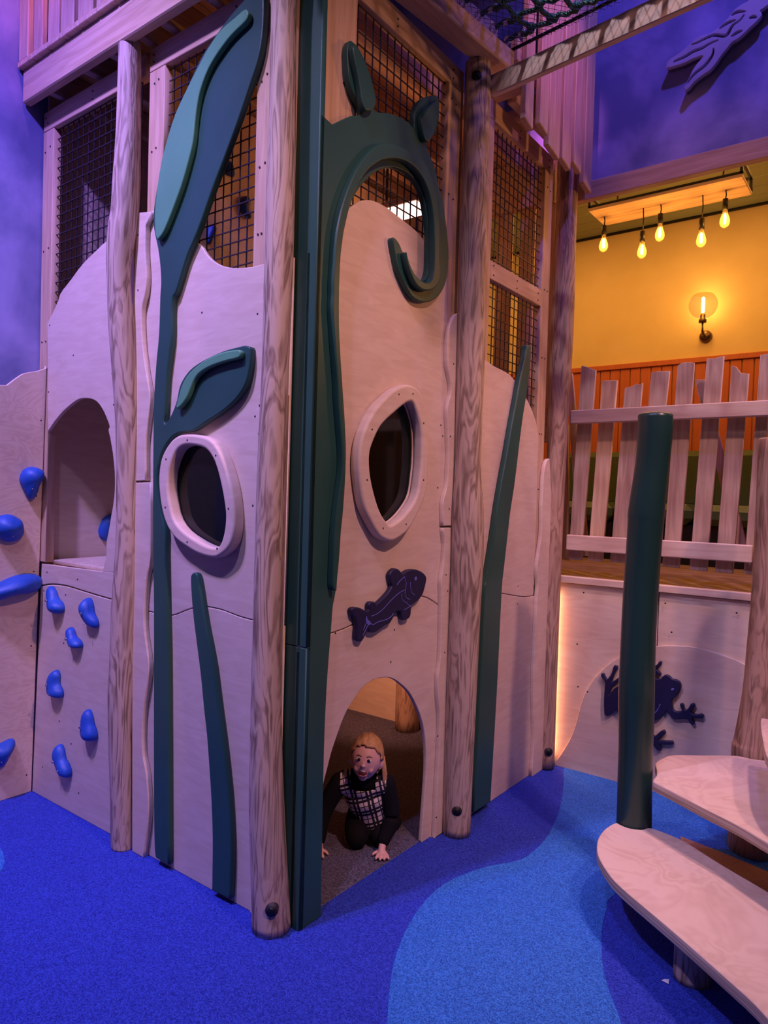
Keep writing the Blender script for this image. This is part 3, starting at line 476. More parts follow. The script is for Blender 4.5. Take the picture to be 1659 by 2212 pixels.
# plywood base wall under the seating platform
wlow = box('wall_back_lower', (-1.98, 4.6, YB + 0.03, YB + 0.05, 0, 1.15), 'ply', bevel=0); tag(wlow, kind='structure')
def rect(u0, u1, v0, v1): return [(u0, v0), (u1, v0), (u1, v1), (u0, v1)]
for u0, u1 in ((-1.97, -0.82), (-0.815, 0.635), (0.64, 1.90), (1.905, 3.1)):
    plate('plywood_sheet', [rect(u0 + 0.002, u1 - 0.002, 0.0, 1.145)], 'L', YB, 0.018, 'ply', wlow, 0.0015)
fp = smooth_loop(DATA['frogpan'], 4, False)
plate('rounded_plywood_sheet', [[(0.054, 0.0)] + fp + [(1.9, 0.35), (1.9, 0.0)]], 'L', YB - 0.018, 0.018, 'ply', wlow, 0.002)
screws([(0.2, 1.10), (0.55, 1.09), (0.68, 1.09), (0.17, 0.78), (0.185, 0.52), (0.245, 0.5), (0.72, 0.93), (1.05, 1.08)], 'L', YB - 0.0185, wlow, 0.005)
# seating platform behind the plywood base
dk = box('floor_platform', (-1.98, 4.6, YB + 0.06, 4.6, 1.02, 1.16), 'deck', bevel=0); tag(dk, kind='structure')
nb = 13
for i in range(nb):
    y0 = YB - 0.02 + i * (4.45 - YB) / nb
    box('deck_plank', (-1.97, 4.6, y0, y0 + (4.45 - YB) / nb - 0.005, 1.16, 1.19), 'deck', dk, 0.003)
t2 = box('trim_2', (0.02, 4.6, YB - 0.024, YB + 0.02, 1.15, 1.192), 'pine_pale', bevel=0.004); tag(t2, kind='structure')
YS = 4.4
wr = box('wall_rear', (-2.0, 5.2, YS, YS + 0.1, 1.0, 4.2), 'yellow_paint', bevel=0); tag(wr, kind='structure')
zt = 2.893
box('dado_rail', (-1.98, 5.0, YS - 0.035, YS, zt - 0.045, zt), 'orange_panel', wr, 0.004)
x = -1.98
while x < 4.0:
    box('panel_plank', (x + 0.003, x + 0.087, YS - 0.018, YS, 1.19, zt - 0.045), 'orange_panel', wr, 0.004); x += 0.09
ce = box('ceiling', (-2.0, 5.2, 2.3, YS, 4.11, 4.2), 'green_ceiling', bevel=0); tag(ce, kind='structure')
for i in range(12):
    y0 = 2.32 + i * 0.173
    box('ceiling_board', (-1.98, 5.0, y0 + 0.003, y0 + 0.170, 4.085, 4.11), 'green_ceiling', ce, 0.005)
box('ceiling_trim', (-1.98, 5.0, YS - 0.02, YS, 4.065, 4.085), 'black_metal', ce, 0.002)

# ------------------------------------------------------------------ log posts of the tower
def post(rings, label, m='log', bolts=(), seed=1, base=None, top=0.02, grp=None, wob=0.05):
    R_ = sorted(DATA[rings], key=lambda r: r[2]); b = (R_[0][0], R_[0][1], 0.0)
    rr = [list(r) for r in R_]; rr[0][2] = max(0.0, rr[0][2]) if base is None else base
    rr = [r for i, r in enumerate(rr) if i == 0 or r[2] > rr[0][2] + 0.02]
    t = thing('log_post', label, 'log post', (b[0], b[1], rr[0][2]), grp)
    rings_log('trunk', rr, m, t, seed=seed, round_top=top, wob=wob)
    for (bx_, by_, bz_, dx, dy) in bolts:
        d = Vector((dx, dy, 0)).normalized(); a = Vector((bx_, by_, bz_))
        rec = addmesh('bolt_recess', tube_mesh('bolt_recess', [a - d * 0.03, a + d * 0.002], 0.024, 16), 'dark_hole', t)
        addmesh('bolt', tube_mesh('bolt', [a - d * 0.02, a + d * 0.006, a + d * 0.010], [0.013, 0.013, 0.008], 12), 'black_metal', rec)
    return t
DATA['post0'] = [(-1.092, -0.092, 3.66, 0.045)] + [list(r) for r in DATA['post0'] if r[2] < 3.63]
DATA['post1'] = [(-0.122, -0.071, 3.615, 0.056)] + [r for r in DATA['post1'] if r[2] < 3.5]
post('post0', 'pale wavy log post carrying the beam beside the blue holds panel', seed=3, top=0.005)
post('post1', 'log post at the tower corner beside the tall dark green column', bolts=[(-0.040, -0.105, 0.115, 0.6, -0.75)], seed=5, grp=None, wob=0.03)
post('post2', 'log post under the rope net beam between two window panels', m='log', bolts=[(0.080, 1.008, 0.14, 0.5, -0.86), (0.063, 1.006, 3.66, 0.5, -0.86)], seed=8)
post('post3', 'brown log post where the tower meets the plywood base wall', m='log_brown', bolts=[(0.062, 2.120, 0.12, 0.7, -0.72)], seed=11)

# ------------------------------------------------------------------ left face, panel A (blue holds)
YP = -0.027
tA = thing('wall_panel', 'plywood wall panel with mesh window, shark-fin opening and climbing holds', 'wall panel', (-1.5, YP, 0))
plate('stile', [rect(-1.975, -1.872, 1.25, 3.53)], 'L', YP + 0.002, 0.045, 'pine_z', tA, 0.004)
plate('top_rail', [rect(-1.975, -1.06, 3.532, 3.635)], 'L', YP + 0.002, 0.045, 'pine_x', tA, 0.004)
wires('wire_mesh', 'L', 0.006, -1.90, -1.12, 2.45, 3.55, parent=tA, p0=3.53)
plate('plywood_sheet', [DATA['panA_up'][:1] + smooth_loop(DATA['panA_up'][1:10], 3, False) + DATA['panA_up'][10:13] + smooth_loop(DATA['panA_up'][13:23], 3, False) + smooth_loop(DATA['panA_up'][23:], 3, False)], 'L', YP, 0.018, 'ply', tA)
plate('plywood_sheet', [DATA['panA_lip'][:5] + smooth_loop(DATA['panA_lip'][5:], 3, False)], 'L', YP, 0.018, 'ply', tA)
plate('plywood_sheet', [smooth_loop(DATA['panA_low'][:6], 3, False) + [(-1.08, DATA['panA_low'][6][1]), (-1.08, 0.0), (-1.967, 0.0)]], 'L', YP, 0.018, 'ply', tA)
plate('wavy_strip', [DATA['stripA1'][:2] + smooth_loop(DATA['stripA1'][2:-2], 3, False) + DATA['stripA1'][-2:]], 'L', -0.055, 0.026, 'ply', tA, 0.004)
s2 = DATA['stripA2']
plate('wavy_strip', [s2[:1] + smooth_loop(s2[1:-1], 3, False) + [(s2[-2][0], 0.0), (s2[-1][0], 0.0)]], 'L', -0.055, 0.026, 'ply', tA, 0.004)
screws([(-1.95, 3.6), (-1.93, 3.57), (-1.95, 3.42), (-1.90, 3.44), (-1.95, 2.9), (-1.90, 2.91), (-1.95, 2.42), (-1.91, 2.42), (-1.5, 3.60), (-1.5, 3.56), (-1.87, 2.5), (-1.63, 2.32), (-1.87, 2.15), (-1.28, 2.2), (-1.26, 2.05), (-1.85, 1.2), (-1.55, 1.19), (-1.88, 1.1), (-1.66, 1.1), (-1.67, 0.85), (-1.7, 0.44), (-1.86, 0.16), (-1.5, 0.12), (-1.58, 0.35)], 'L', YP - 0.0005, tA)
screws([(-1.05, 2.80), (-1.04, 2.55), (-1.05, 2.2), (-1.06, 1.72), (-1.06, 1.6), (-1.06, 1.0), (-1.06, 0.5), (-1.06, 0.12)], 'L', -0.0555, tA)
# shelf seen through the opening
sh = thing('shelf', 'plywood shelf with planks inside the shark-fin opening', 'shelf', (-1.6, 0.2, 1.18))
plate('shelf_sheet', [smooth_loop([(-1.90, 0.02), (-1.6, 0.02), (-1.25, 0.02), (-1.25, 0.6), (-1.6, 0.6), (-1.96, 0.6)], 1)], 'F', 1.26, 0.02, 'ply_h', sh)
for i in range(4): box('shelf_plank', (-1.955, -1.10, -0.005 + i * 0.11, 0.10 + i * 0.11, 1.205, 1.236), 'pine_x', sh, 0.002)
box('riser', (-1.96, -1.1, 0.60, 0.62, 1.20, 1.42), 'ply', sh, 0.002)

# ------------------------------------------------------------------ left face, panel B (leaf plant)
tB = thing('wall_panel', 'plywood wall panel with mesh window behind the big green leaf', 'wall panel', (-0.62, YP, 0))
plate('stile', [rect(-1.030, -0.918, 2.86, 3.53)], 'L', YP + 0.002, 0.045, 'pine_z', tB, 0.004)
plate('stile', [rect(-0.318, -0.12, 2.50, 3.53)], 'L', YP + 0.002, 0.045, 'pine_z', tB, 0.004)
plate('top_rail', [rect(-1.032, -0.10, 3.532, 3.635)], 'L', YP + 0.002, 0.045, 'pine_x', tB, 0.004)
wires('wire_mesh', 'L', 0.006, -0.96, -0.28, 2.5, 3.55, parent=tB, p0=3.52)
sb = smooth_loop(DATA['seamB'], 3, False); sc_ = smooth_loop(DATA['panB_scoop'], 3, False)
up_ = [(-1.03, 2.903), (-0.93, 2.903), (-0.90, 2.80), (-0.80, 2.71)] + sc_ + [(-0.318, sc_[-1][1]), (-0.10, sc_[-1][1])]
plate('plywood_sheet', [up_ + [(-0.10, sb[-1][1] + 0.004)] + [(u, v + 0.0018) for u, v in reversed(sb)] + [(-1.03, sb[0][1] + 0.004)], smooth_loop(DATA['ring1_i'], 3)], 'L', YP, 0.018, 'ply', tB)
plate('plywood_sheet', [[(-1.03, sb[0][1] - 0.002)] + [(u, v - 0.0018) for u, v in sb] + [(-0.10, sb[-1][1] - 0.002), (-0.10, 0), (-1.03, 0)]], 'L', YP, 0.018, 'ply', tB)
ed = smooth_loop([(-0.262, 2.02), (-0.268, 1.5), (-0.255, 1.1), (-0.245, 0.8), (-0.262, 0.55), (-0.24, 0.3), (-0.235, 0.0)], 4, False)
plate('wavy_strip', [ed + [(-0.09, 0.0), (-0.09, 2.02)]], 'L', YP - 0.005, 0.005, 'ply', tB, 0.001)
screws([(-1.0, 3.6), (-1.0, 3.57), (-0.99, 3.47), (-0.96, 3.48), (-1.0, 3.17), (-0.97, 3.18), (-0.29, 3.25), (-0.26, 3.27), (-0.29, 2.92), (-0.26, 2.93), (-0.29, 2.66), (-0.27, 2.66), (-0.45, 3.60), (-0.45, 3.55), (-0.28, 2.35), (-0.28, 1.95), (-0.28, 1.6), (-0.95, 1.12), (-0.95, 1.07), (-0.26, 0.8), (-0.25, 0.3), (-0.62, 2.4)], 'L', YP - 0.0005, tB)
screws([(-0.25, 1.99), (-0.25, 1.88), (-0.22, 1.2), (-0.2, 0.6), (-0.2, 0.12)], 'L', YP - 0.0055, tB)
plate('batten', [rect(-1.03, -0.12, 1.06, 1.21)], 'L', YP + 0.019, 0.02, 'ply', tB, 0.001)  # unseen backing added to keep inner light from leaking through the seam
plate('batten', [rect(-1.95, -1.12, 1.05, 1.20)], 'L', YP + 0.019, 0.012, 'ply', tA, 0.001)  # same added light stop behind the seam of panel A
p1 = thing('porthole_window', 'rounded wooden ring window under the small green leaf', 'porthole', (-0.66, YP, 1.35))
plate('ring_frame', [smooth_loop(DATA['ring1_o'], 4), smooth_loop(DATA['ring1_i'], 4)], 'L', -0.082, 0.056, 'ply', p1, 0.012, 3)
plate('pane', [[((u + 0.66) * 1.06 - 0.66, (v - 1.60) * 1.05 + 1.60) for u, v in smooth_loop(DATA['ring1_i'], 2)]], 'L', -0.028, 0.006, 'glass_dark', p1, 0.001)
cx_ = sum(u for u, v in DATA['ring1_o']) / len(DATA['ring1_o']); cz_ = sum(v for u, v in DATA['ring1_o']) / len(DATA['ring1_o'])
screws([(cx_ + (u - cx_) * 0.87, cz_ + (v - cz_) * 0.9) for u, v in DATA['ring1_o'][::3]], 'L', -0.0823, p1)
plant = thing('leaf_plant', 'tall green cut-out plant with one big leaf and a small leaf', 'plant decor', (-0.95, -0.055, 0))
plate('stem_and_leaves', [S('leaf_stem', 3)], 'L', -0.058, 0.03, 'green', plant, 0.006, 2)
plate('leaf_highlight', [S('leaf_hi', 3)], 'L', -0.083, 0.025, 'green_hi', plant, 0.006, 2)
plate('leaf_highlight', [S('leaf_hi2', 3)], 'L', -0.083, 0.025, 'green_hi', plant, 0.006, 2)
tag(plate('grass_blade', [S('blade_l', 3)], 'L', -0.058, 0.03, 'green', None, 0.007, 2), 'dark green grass blade on plywood below the wooden ring window', 'blade decor')

# ------------------------------------------------------------------ climbing panel on the left wall + interior side wall
KX = 0.0345   # the panel leans out slightly
tX = thing('side_climbing_wall', 'pink-grained plywood climbing panel with wavy top on the violet wall', 'climbing panel', (-1.976, -0.3, 0))
px_ = DATA['panX']
plate('plywood_sheet', [[(-0.03, 0.0), (-0.03, px_[2][1])] + smooth_loop(px_[2:9], 3, False) + [(-0.7, 2.1), (-1.2, 2.25), (-1.2, 0.0)]], 'R', -1.967, 0.018, 'ply_h', tX)
SHX = Matrix(((1, 0, KX, 0), (0, 1, 0, 0), (0, 0, 1, 0), (0, 0, 0, 1)))
screws([(-0.05, 2.0), (-0.06, 1.6), (-0.06, 1.2), (-0.06, 0.8), (-0.06, 0.1), (-0.30, 1.0)], 'R', -1.9665, tX)
for o in tX.children: o.data.transform(SHX)
siw = box('wall_left_inner', (-1.985, -1.967, 0.0, YB, 0.0, 3.78), 'ply', bevel=0); tag(siw, kind='structure')
ib = box('wall_back_inner', (-1.967, -0.80, YB - 0.01, YB + 0.02, 1.15, 3.78), 'ply', bevel=0); tag(ib, kind='structure')

# ------------------------------------------------------------------ climbing holds
def hold_mesh(seed, a, b, d, bend=0.0, pinch=0.0):
    """lumpy hold in local (u,v,n): n is the outward direction"""
    bm = bmesh.new(); bmesh.ops.create_uvsphere(bm, u_segments=22, v_segments=14, radius=1.0)
    rs = random.Random(seed); p = [rs.uniform(0, 6.28) for _ in range(4)]
    for v in bm.verts:
        u_, w_, n_ = v.co.x, v.co.y, v.co.z
        ang = math.atan2(w_, u_)
        f = 1 + 0.10 * math.sin(2 * ang + p[0]) + 0.08 * math.sin(3 * ang + p[1])
        n_ = max(n_, -0.15)
        pin = 1 - pinch * math.exp(-(w_ * 3) ** 2) * (1 if u_ > 0 else 0.3)
        v.co = Vector((u_ * a * f * pin + bend * a * (w_ * w_ - 0.4), w_ * b * f, n_ * d * (1 + 0.25 * math.sin(2.4 * w_ + p[2]))))
    me = bpy.data.meshes.new('hold'); bm.to_mesh(me); bm.free()
    for q in me.polygons: q.use_smooth = True
    return me
def hold(loc, plane, rot, size, seed, label, group=None, name='climbing_hold', m='hold_blue', pinch=0.3, parts=True):
    t = thing(name, label, 'climbing hold', loc, group)
    M = (PLANE[plane] @ Matrix.Rotation(rot, 3, 'Z')).to_4x4()
    me = hold_mesh(seed, size[0], size[1], size[2], 0.35, pinch); me.transform(M)
    o = bpy.data.objects.new('grip', me); COL.objects.link(o); me.materials.append(MATS[m]); o.parent = t
    if parts:
        for k, (uu, vv) in enumerate(((0.0, 0.12), (-0.1, -0.5))):
            nn = size[2] * math.sqrt(max(0.1, 1 - (uu * uu + vv * vv))) * (0.98 if k == 0 else 0.95)
            bm = bmesh.new(); bmesh.ops.create_uvsphere(bm, u_segments=12, v_segments=8, radius=1)
            mm = bpy.data.meshes.new('bolt'); bm.to_mesh(mm); bm.free()
            s = 0.0075 if k == 0 else 0.004
            mm.transform(M @ Matrix.Translation((uu * size[0], vv * size[1], nn)) @ Matrix.Diagonal((s, s, 0.004, 1)))
            b = bpy.data.objects.new('bolt' if k == 0 else 'screw', mm); COL.objects.link(b); mm.materials.append(MATS['bolt']); b.parent = t
    return t
HL = [('blue climbing hold just below the shelf, nearest the left wall', 0.75, (0.045, 0.082, 0.055)), ('blue bean-shaped climbing hold high beside the wavy log post', 0.45, (0.042, 0.080, 0.055)),
      ('smallest blue climbing hold between the upper three', 0.85, (0.036, 0.068, 0.048)), ('blue three-lobed climbing hold in the middle of the panel', 0.35, (0.058, 0.078, 0.055)),
      ('blue egg-shaped climbing hold low beside the wavy log post', 0.55, (0.050, 0.080, 0.055)), ('blue climbing hold lowest on the plywood panel', 0.80, (0.050, 0.085, 0.055))]
for i, (lb, rot, sz) in enumerate(HL):
    c = DATA['hold%d' % i][0]; hold((c[0], YP - 0.008, c[2]), 'L', rot, sz, 10 + i, lb, 'blue holds on the tower panel', pinch=(0.1 if i == 4 else 0.35))
HX = [('blue oval climbing hold highest on the pink-grained panel', -0.35, (0.055, 0.085, 0.06), 0.15), ('round blue climbing hold below the highest one on the pink-grained panel', 0.1, (0.075, 0.075, 0.06), 0.1),
      ('big pointed blue climbing hold like a fin on the pink-grained panel', -1.42, (0.060, 0.15, 0.07), 0.2), ('small blue climbing hold near the floor on the pink-grained panel', -0.4, (0.055, 0.075, 0.05), 0.1)]
for i, (lb, rot, sz, pc) in enumerate(HX):
    c = DATA['holdx%d' % i][0]; hold((-1.957 + KX * c[2], c[1], c[2]), 'R', rot, sz, 40 + i, lb, 'blue holds on the side wall panel', pinch=pc)
ip = box('wall_inner', (-1.112, -1.094, 0.14, 2.20, 1.205, 3.655), 'ply', bevel=0.002); tag(ip, kind='structure')
for i, (x, y, z, lb) in enumerate(((-1.09, 0.491, 3.315, 'dark hold highest on the inner wall behind the leaf window mesh'), (-1.09, 0.609, 3.159, 'largest dark hold on the inner wall behind the leaf window mesh'), (-1.09, 0.385, 2.95, 'slim dark hold lowest on the inner wall behind the leaf window mesh'), (-1.963, 0.385, 1.42, 'blue hold at the edge of the shark-fin opening'))):
    hold((x, y, z), 'R', 0.3 - i * 0.25, ((0.030, 0.044, 0.03), (0.042, 0.055, 0.035), (0.024, 0.052, 0.03), (0.05, 0.08, 0.05))[i], 60 + i, lb, 'holds on the inner wall', parts=False)

# ------------------------------------------------------------------ corner column + fern (right face)
cc = thing('corner_column', 'tall dark green corner column curling into a fern spiral with two buds', 'plant decor', (-0.03, 0.02, 0))
colL = smooth_loop([(0.0, 0.0), (-0.012, 1.0)], 1, False)
plate('corner_board', [rect(-0.14, 0.0, 0.0, 1.073)], 'L', 0.0, 0.026, 'green', cc, 0.003)
plate('corner_board', [rect(-0.14, 0.0, 1.076, 3.63)], 'L', 0.0, 0.026, 'green', cc, 0.003)
fr = DATA['fern']; nf = len(fr)
fr = [(0.0, 0.0), (0.002, 1.0), (0.002, 2.0), (0.002, 2.95), (0.002, 3.055)] + fr[6:]
core = smooth_loop(fr[5:], 3, False)
fern = plate('spiral_board', [fr[:5] + core[:-1] + [(core[-1][0], 0.0)]], 'R', 0.0, 0.028, 'green', cc, 0.004, 2)
plate('spiral_rib', [S('rib', 3)], 'R', 0.032, 0.032, 'green', cc, 0.005, 2)
plate('bud', [S('fern_l1', 3)], 'R', 0.028, 0.028, 'green', cc, 0.006, 2)
plate('bud', [S('fern_l2', 3)], 'R', 0.028, 0.028, 'green', cc, 0.006, 2)

# ------------------------------------------------------------------ right face, panel C (arch door)
XC = -0.030
tC = thing('wall_panel', 'plywood wall panel with arched crawl door and ring window', 'wall panel', (XC, 0.5, 0))
plate('stile', [rect(0.030, 0.235, 2.90, 3.62)], 'R', XC - 0.002, 0.045, 'pine_z', tC, 0.004)
plate('stile', [rect(0.915, 1.05, 2.28, 3.62)], 'R', XC - 0.002, 0.045, 'pine_z', tC, 0.004)
plate('top_rail', [rect(0.030, 1.05, 3.622, 3.725)], 'R', XC - 0.002, 0.045, 'pine_y', tC, 0.004)
wires('wire_mesh', 'R', XC - 0.03, 0.20, 0.93, 2.4, 3.65, parent=tC, p0=3.615)
scn = smooth_loop(DATA['seamC'], 3, False); tp = smooth_loop(DATA['panC_top'][:-1], 3, False)
ar = smooth_loop(DATA['arch'], 3, False)
plate('plywood_sheet', [[(0.0, 2.55)] + tp + [(0.952, 2.60), (0.978, 2.35), (1.05, 2.30), (1.05, scn[-1][1] + 0.002)] + [(u, v + 0.0022) for u, v in reversed(scn) if 0.02 < u < 1.04] + [(0.0, scn[0][1] + 0.004)], smooth_loop(DATA['ring2_i'], 3)], 'R', XC, 0.018, 'ply', tC)
arc = [(u, max(v, 0.0)) for u, v in ar]
low = [(0.0, 1.055)] + [(u, v - 0.0022) for u, v in scn if 0.02 < u < 1.04] + [(1.05, scn[-1][1] - 0.002), (1.05, 0.0), (arc[0][0], 0.0)] + [p for p in arc if p[1] > 0.001] + [(arc[-1][0], 0.0), (0.0, 0.0)]
plate('plywood_sheet', [low], 'R', XC, 0.020, 'ply', tC)
plate('wavy_strip', [smooth_loop(DATA['stripC1'][:-2], 3, False) + [(1.05, DATA['stripC1'][-3][1]), (1.06, 2.4)]], 'R', -0.006, 0.024, 'ply', tC, 0.004)
s2 = smooth_loop(DATA['stripC2'][:-3], 3, False)
plate('wavy_strip', [s2 + [(s2[-1][0], 0.0), (1.04, 0.0), (1.05, s2[0][1])]], 'R', -0.006, 0.024, 'ply', tC, 0.004)
screws([(0.05, 3.3), (0.16, 3.25), (0.5, 3.68), (0.5, 3.65), (0.95, 3.69), (0.95, 3.65), (0.94, 3.55), (0.98, 3.54), (0.94, 3.1), (0.98, 3.09), (0.95, 2.8), (0.93, 2.0), (0.95, 1.95), (0.92, 1.7), (0.6, 1.06), (0.58, 0.92), (0.2, 1.1)], 'R', XC + 0.0005, tC)
screws([(0.99, 2.3), (0.98, 1.95), (0.99, 1.6), (0.98, 1.28), (1.0, 1.2), (0.99, 0.9), (0.95, 0.5), (0.96, 0.1)], 'R', -0.0055, tC)
plate('batten', [rect(0.03, 1.04, 1.00, 1.26)], 'R', XC - 0.021, 0.012, 'ply', tC, 0.001)  # added behind the seam to block light from inside
p2 = thing('porthole_window', 'almond-shaped wooden ring window above the navy fish', 'porthole', (XC, 0.62, 1.5))
plate('ring_frame', [smooth_loop(DATA['ring2_o'], 4), smooth_loop(DATA['ring2_i'], 4)], 'R', 0.022, 0.050, 'ply', p2, 0.012, 3)
cu_ = sum(u for u, v in DATA['ring2_i']) / len(DATA['ring2_i']); cv_ = sum(v for u, v in DATA['ring2_i']) / len(DATA['ring2_i'])
plate('pane', [[((u - cu_) * 1.07 + cu_, (v - cv_) * 1.06 + cv_) for u, v in smooth_loop(DATA['ring2_i'], 2)]], 'R', -0.036, 0.006, 'glass_dark', p2, 0.001)
cu2 = sum(u for u, v in DATA['ring2_o']) / len(DATA['ring2_o']); cv2 = sum(v for u, v in DATA['ring2_o']) / len(DATA['ring2_o'])
screws([(cu2 + (u - cu2) * 0.84, cv2 + (v - cv2) * 0.9) for u, v in DATA['ring2_o'][1::3]], 'R', 0.0223, p2)
fi = thing('fish_cutout', 'navy fish cut-out with engraved lines above the arched door', 'fish decor', (XC, 0.5, 1.0))
plate('body', [S('fish', 3)], 'R', -0.004, 0.026, 'navy', fi, 0.007, 2)
line_tubes('engraved_lines', [DATA['fishline%d' % i] for i in range(7)], 'R', -0.0045, 0.0018, 'navy_line', fi)
plate('eye', [S('fisheye', 3)], 'R', -0.002, 0.006, 'navy_line', fi, 0.001)
plate('tail_patch', [S('fishtail', 3)], 'R', -0.002, 0.006, 'navy_line', fi, 0.001)

# ------------------------------------------------------------------ right face, panel D (tall blade)
XD = 0.0
tD = thing('wall_panel', 'plywood wall panel with two mesh windows behind the tall dark blade', 'wall panel', (XD, 1.6, 0))
plate('stile', [rect(1.185, 1.315, 2.2, 3.60)], 'R', XD - 0.002, 0.045, 'pine_z', tD, 0.004)
plate('stile', [rect(1.935, 2.045, 1.15, 3.60)], 'R', XD - 0.002, 0.045, 'pine_z', tD, 0.004)
plate('top_rail', [rect(1.185, 2.045, 3.602, 3.70)], 'R', XD - 0.002, 0.045, 'pine_y', tD, 0.004)
plate('middle_rail', [rect(1.316, 1.934, 2.795, 2.890)], 'R', XD - 0.002, 0.045, 'pine_y', tD, 0.004)
wires('wire_mesh', 'R', XD - 0.03, 1.28, 1.96, 2.0, 3.63, parent=tD, p0=3.565)
scn = smooth_loop(DATA['seamD'], 3, False); tp = smooth_loop(DATA['panD_top'][1:], 3, False)
plate('plywood_sheet', [[(1.15, 2.42)] + tp + [(1.962, 1.6), (1.962, scn[-1][1] + 0.002)] + [(u, v + 0.002) for u, v in reversed(scn) if u < 1.955] + [(1.15, 1.21)]], 'R', XD, 0.018, 'ply', tD)
plate('plywood_sheet', [[(1.15, 1.206)] + [(u, v - 0.002) for u, v in scn if u < 2.11] + [(2.12, scn[-1][1] - 0.002), (2.12, 0.0), (1.15, 0.0)]], 'R', XD, 0.018, 'ply', tD)
sd = DATA['stripD']
plate('wavy_strip', [smooth_loop(sd[:-2], 3, False)[:-1] + [(sd[-3][0], 0.0), (2.13, 0.0), (2.13, 1.62)]], 'R', 0.024, 0.024, 'ply', tD, 0.004)
screws([(1.25, 3.66), (1.6, 3.67), (1.6, 3.63), (1.98, 3.66), (1.98, 3.62), (1.97, 3.5), (2.01, 3.49), (1.35, 2.87), (1.35, 2.82), (1.62, 2.86), (1.62, 2.82), (1.89, 2.86), (1.89, 2.82), (1.97, 2.9), (2.01, 2.9), (1.97, 2.5), (2.01, 2.5), (1.97, 2.05), (2.0, 2.05), (1.98, 1.72), (1.75, 1.16), (1.75, 1.06), (1.3, 0.2)], 'R', XD + 0.0005, tD)
plate('batten', [rect(1.17, 2.1, 1.04, 1.25)], 'R', XD - 0.048, 0.012, 'ply', tD, 0.001)  # unseen strip added to stop light showing through this seam
tag(plate('grass_blade', [S('blade_r', 3)], 'R', 0.036, 0.034, 'green', None, 0.008, 2), 'very tall dark grass blade crossing the mesh window beside the log post', 'blade decor')

# ------------------------------------------------------------------ inside the tower
pf = thing('inner_platform', 'plank platform inside the tower at shelf height', 'platform', (-0.9, 1.1, 1.16))
for i in range(13):
    y0 = 0.62 + i * 0.125
    box('plank', (-1.96, -0.06, y0, y0 + 0.12, 1.165, 1.20), 'pine_x', pf, 0.002)
ifn = thing('inner_fence', 'brown vertical boards inside the tower with warm light between them', 'fence', (-0.4, 2.2, 2.0))
for i, xx in enumerate((-0.78, -0.615, -0.455, -0.290, -0.150)):
    box('board', (xx, xx + (0.10, 0.085, 0.11, 0.105, 0.10)[i], 2.20, 2.225, 2.02, 3.50), 'pine_z', ifn, 0.003)
box('header', (-0.95, -0.05, 2.17, 2.226, 3.50, 3.798), 'pine_x', ifn, 0.004)
box('lower_board', (-0.95, -0.05, 2.18, 2.228, 2.02, 2.24), 'pine_x', ifn, 0.004)
lp = thing('light_panel', 'bright white glowing panel with wood edge inside the spiral window', 'light', (-0.43, 1.14, 3.12))  # lit board drawn as a glowing one, no lamp
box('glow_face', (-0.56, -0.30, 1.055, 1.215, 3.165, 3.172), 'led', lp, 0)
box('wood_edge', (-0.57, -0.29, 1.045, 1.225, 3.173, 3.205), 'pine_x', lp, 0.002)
box('hanger', (-0.55, -0.54, 1.12, 1.13, 3.205, 3.64), 'black_metal', lp, 0); box('hanger', (-0.33, -0.32, 1.12, 1.13, 3.205, 3.64), 'black_metal', lp, 0)  # hangers added to carry the glowing board
ilog = DATA['intlog']
il = [(-1.04, 2.165, 1.16, 0.075), (-1.035, 2.165, 0.5, 0.08), (-1.03, 2.165, 0.0, 0.082)]
DATA['ilog'] = il
post('ilog', 'orange-lit square log post inside the crawl space', m='log_brown', seed=21, top=0.002)

# ------------------------------------------------------------------ upper deck
ud = thing('upper_deck', 'plank roof deck with front beam and joists on top of the tower', 'deck', (-1.0, 1.0, 3.65))
x = -1.98; i = 0
while x < -0.28:
    box('deck_board', (x + 0.002, x + 0.144, -0.165, 2.25, 3.802, 3.832), 'pine_y', ud, 0.003); x += 0.1465; i += 1
box('front_beam', (-1.975, -0.19, -0.138, -0.092, 3.635, 3.80), 'pine_x', ud, 0.006)
for xx in (-1.83, -1.50, -1.28, -1.055, -0.89, -0.60): box('joist', (xx, xx + 0.045, -0.09, 2.165, 3.66, 3.80), 'grey_y', ud, 0.003)
box('wall_plate', (-1.97, -0.05, 0.03, 0.075, 3.66 - 0.03, 3.659), 'pine_x', ud, 0.003)
box('side_plate', (-0.24, -0.19, 0.10, 2.165, 3.662, 3.80), 'pine_y', ud, 0.003)
rl = thing('slat_railing', 'rose-lit vertical slat railing standing on the plank deck edge', 'railing', (-1.0, -0.12, 3.83))
xs = [(-1.978, -1.885), (-1.858, -1.772), (-1.715, -1.612), (-1.592, -1.475), (-1.436, -1.31), (-1.28, -1.17), (-1.14, -1.02), (-0.99, -0.88), (-0.85, -0.73), (-0.70, -0.59), (-0.56, -0.45), (-0.42, -0.31)]
for i, (a, b) in enumerate(xs):
    box('slat', (a, b, -0.145 if i else -0.16, -0.115, 3.85 if i else 3.834, 5.0), 'grey_z' if i < 2 else 'pine_z', rl, 0.004)
box('rail', (-1.97, -0.25, -0.110, -0.07, 3.92, 4.02), 'pine_x', rl, 0.004)
rr_ = thing('slat_railing', 'magenta-lit vertical slat railing hanging beside the violet wall', 'railing', (0.155, 1.75, 3.52))
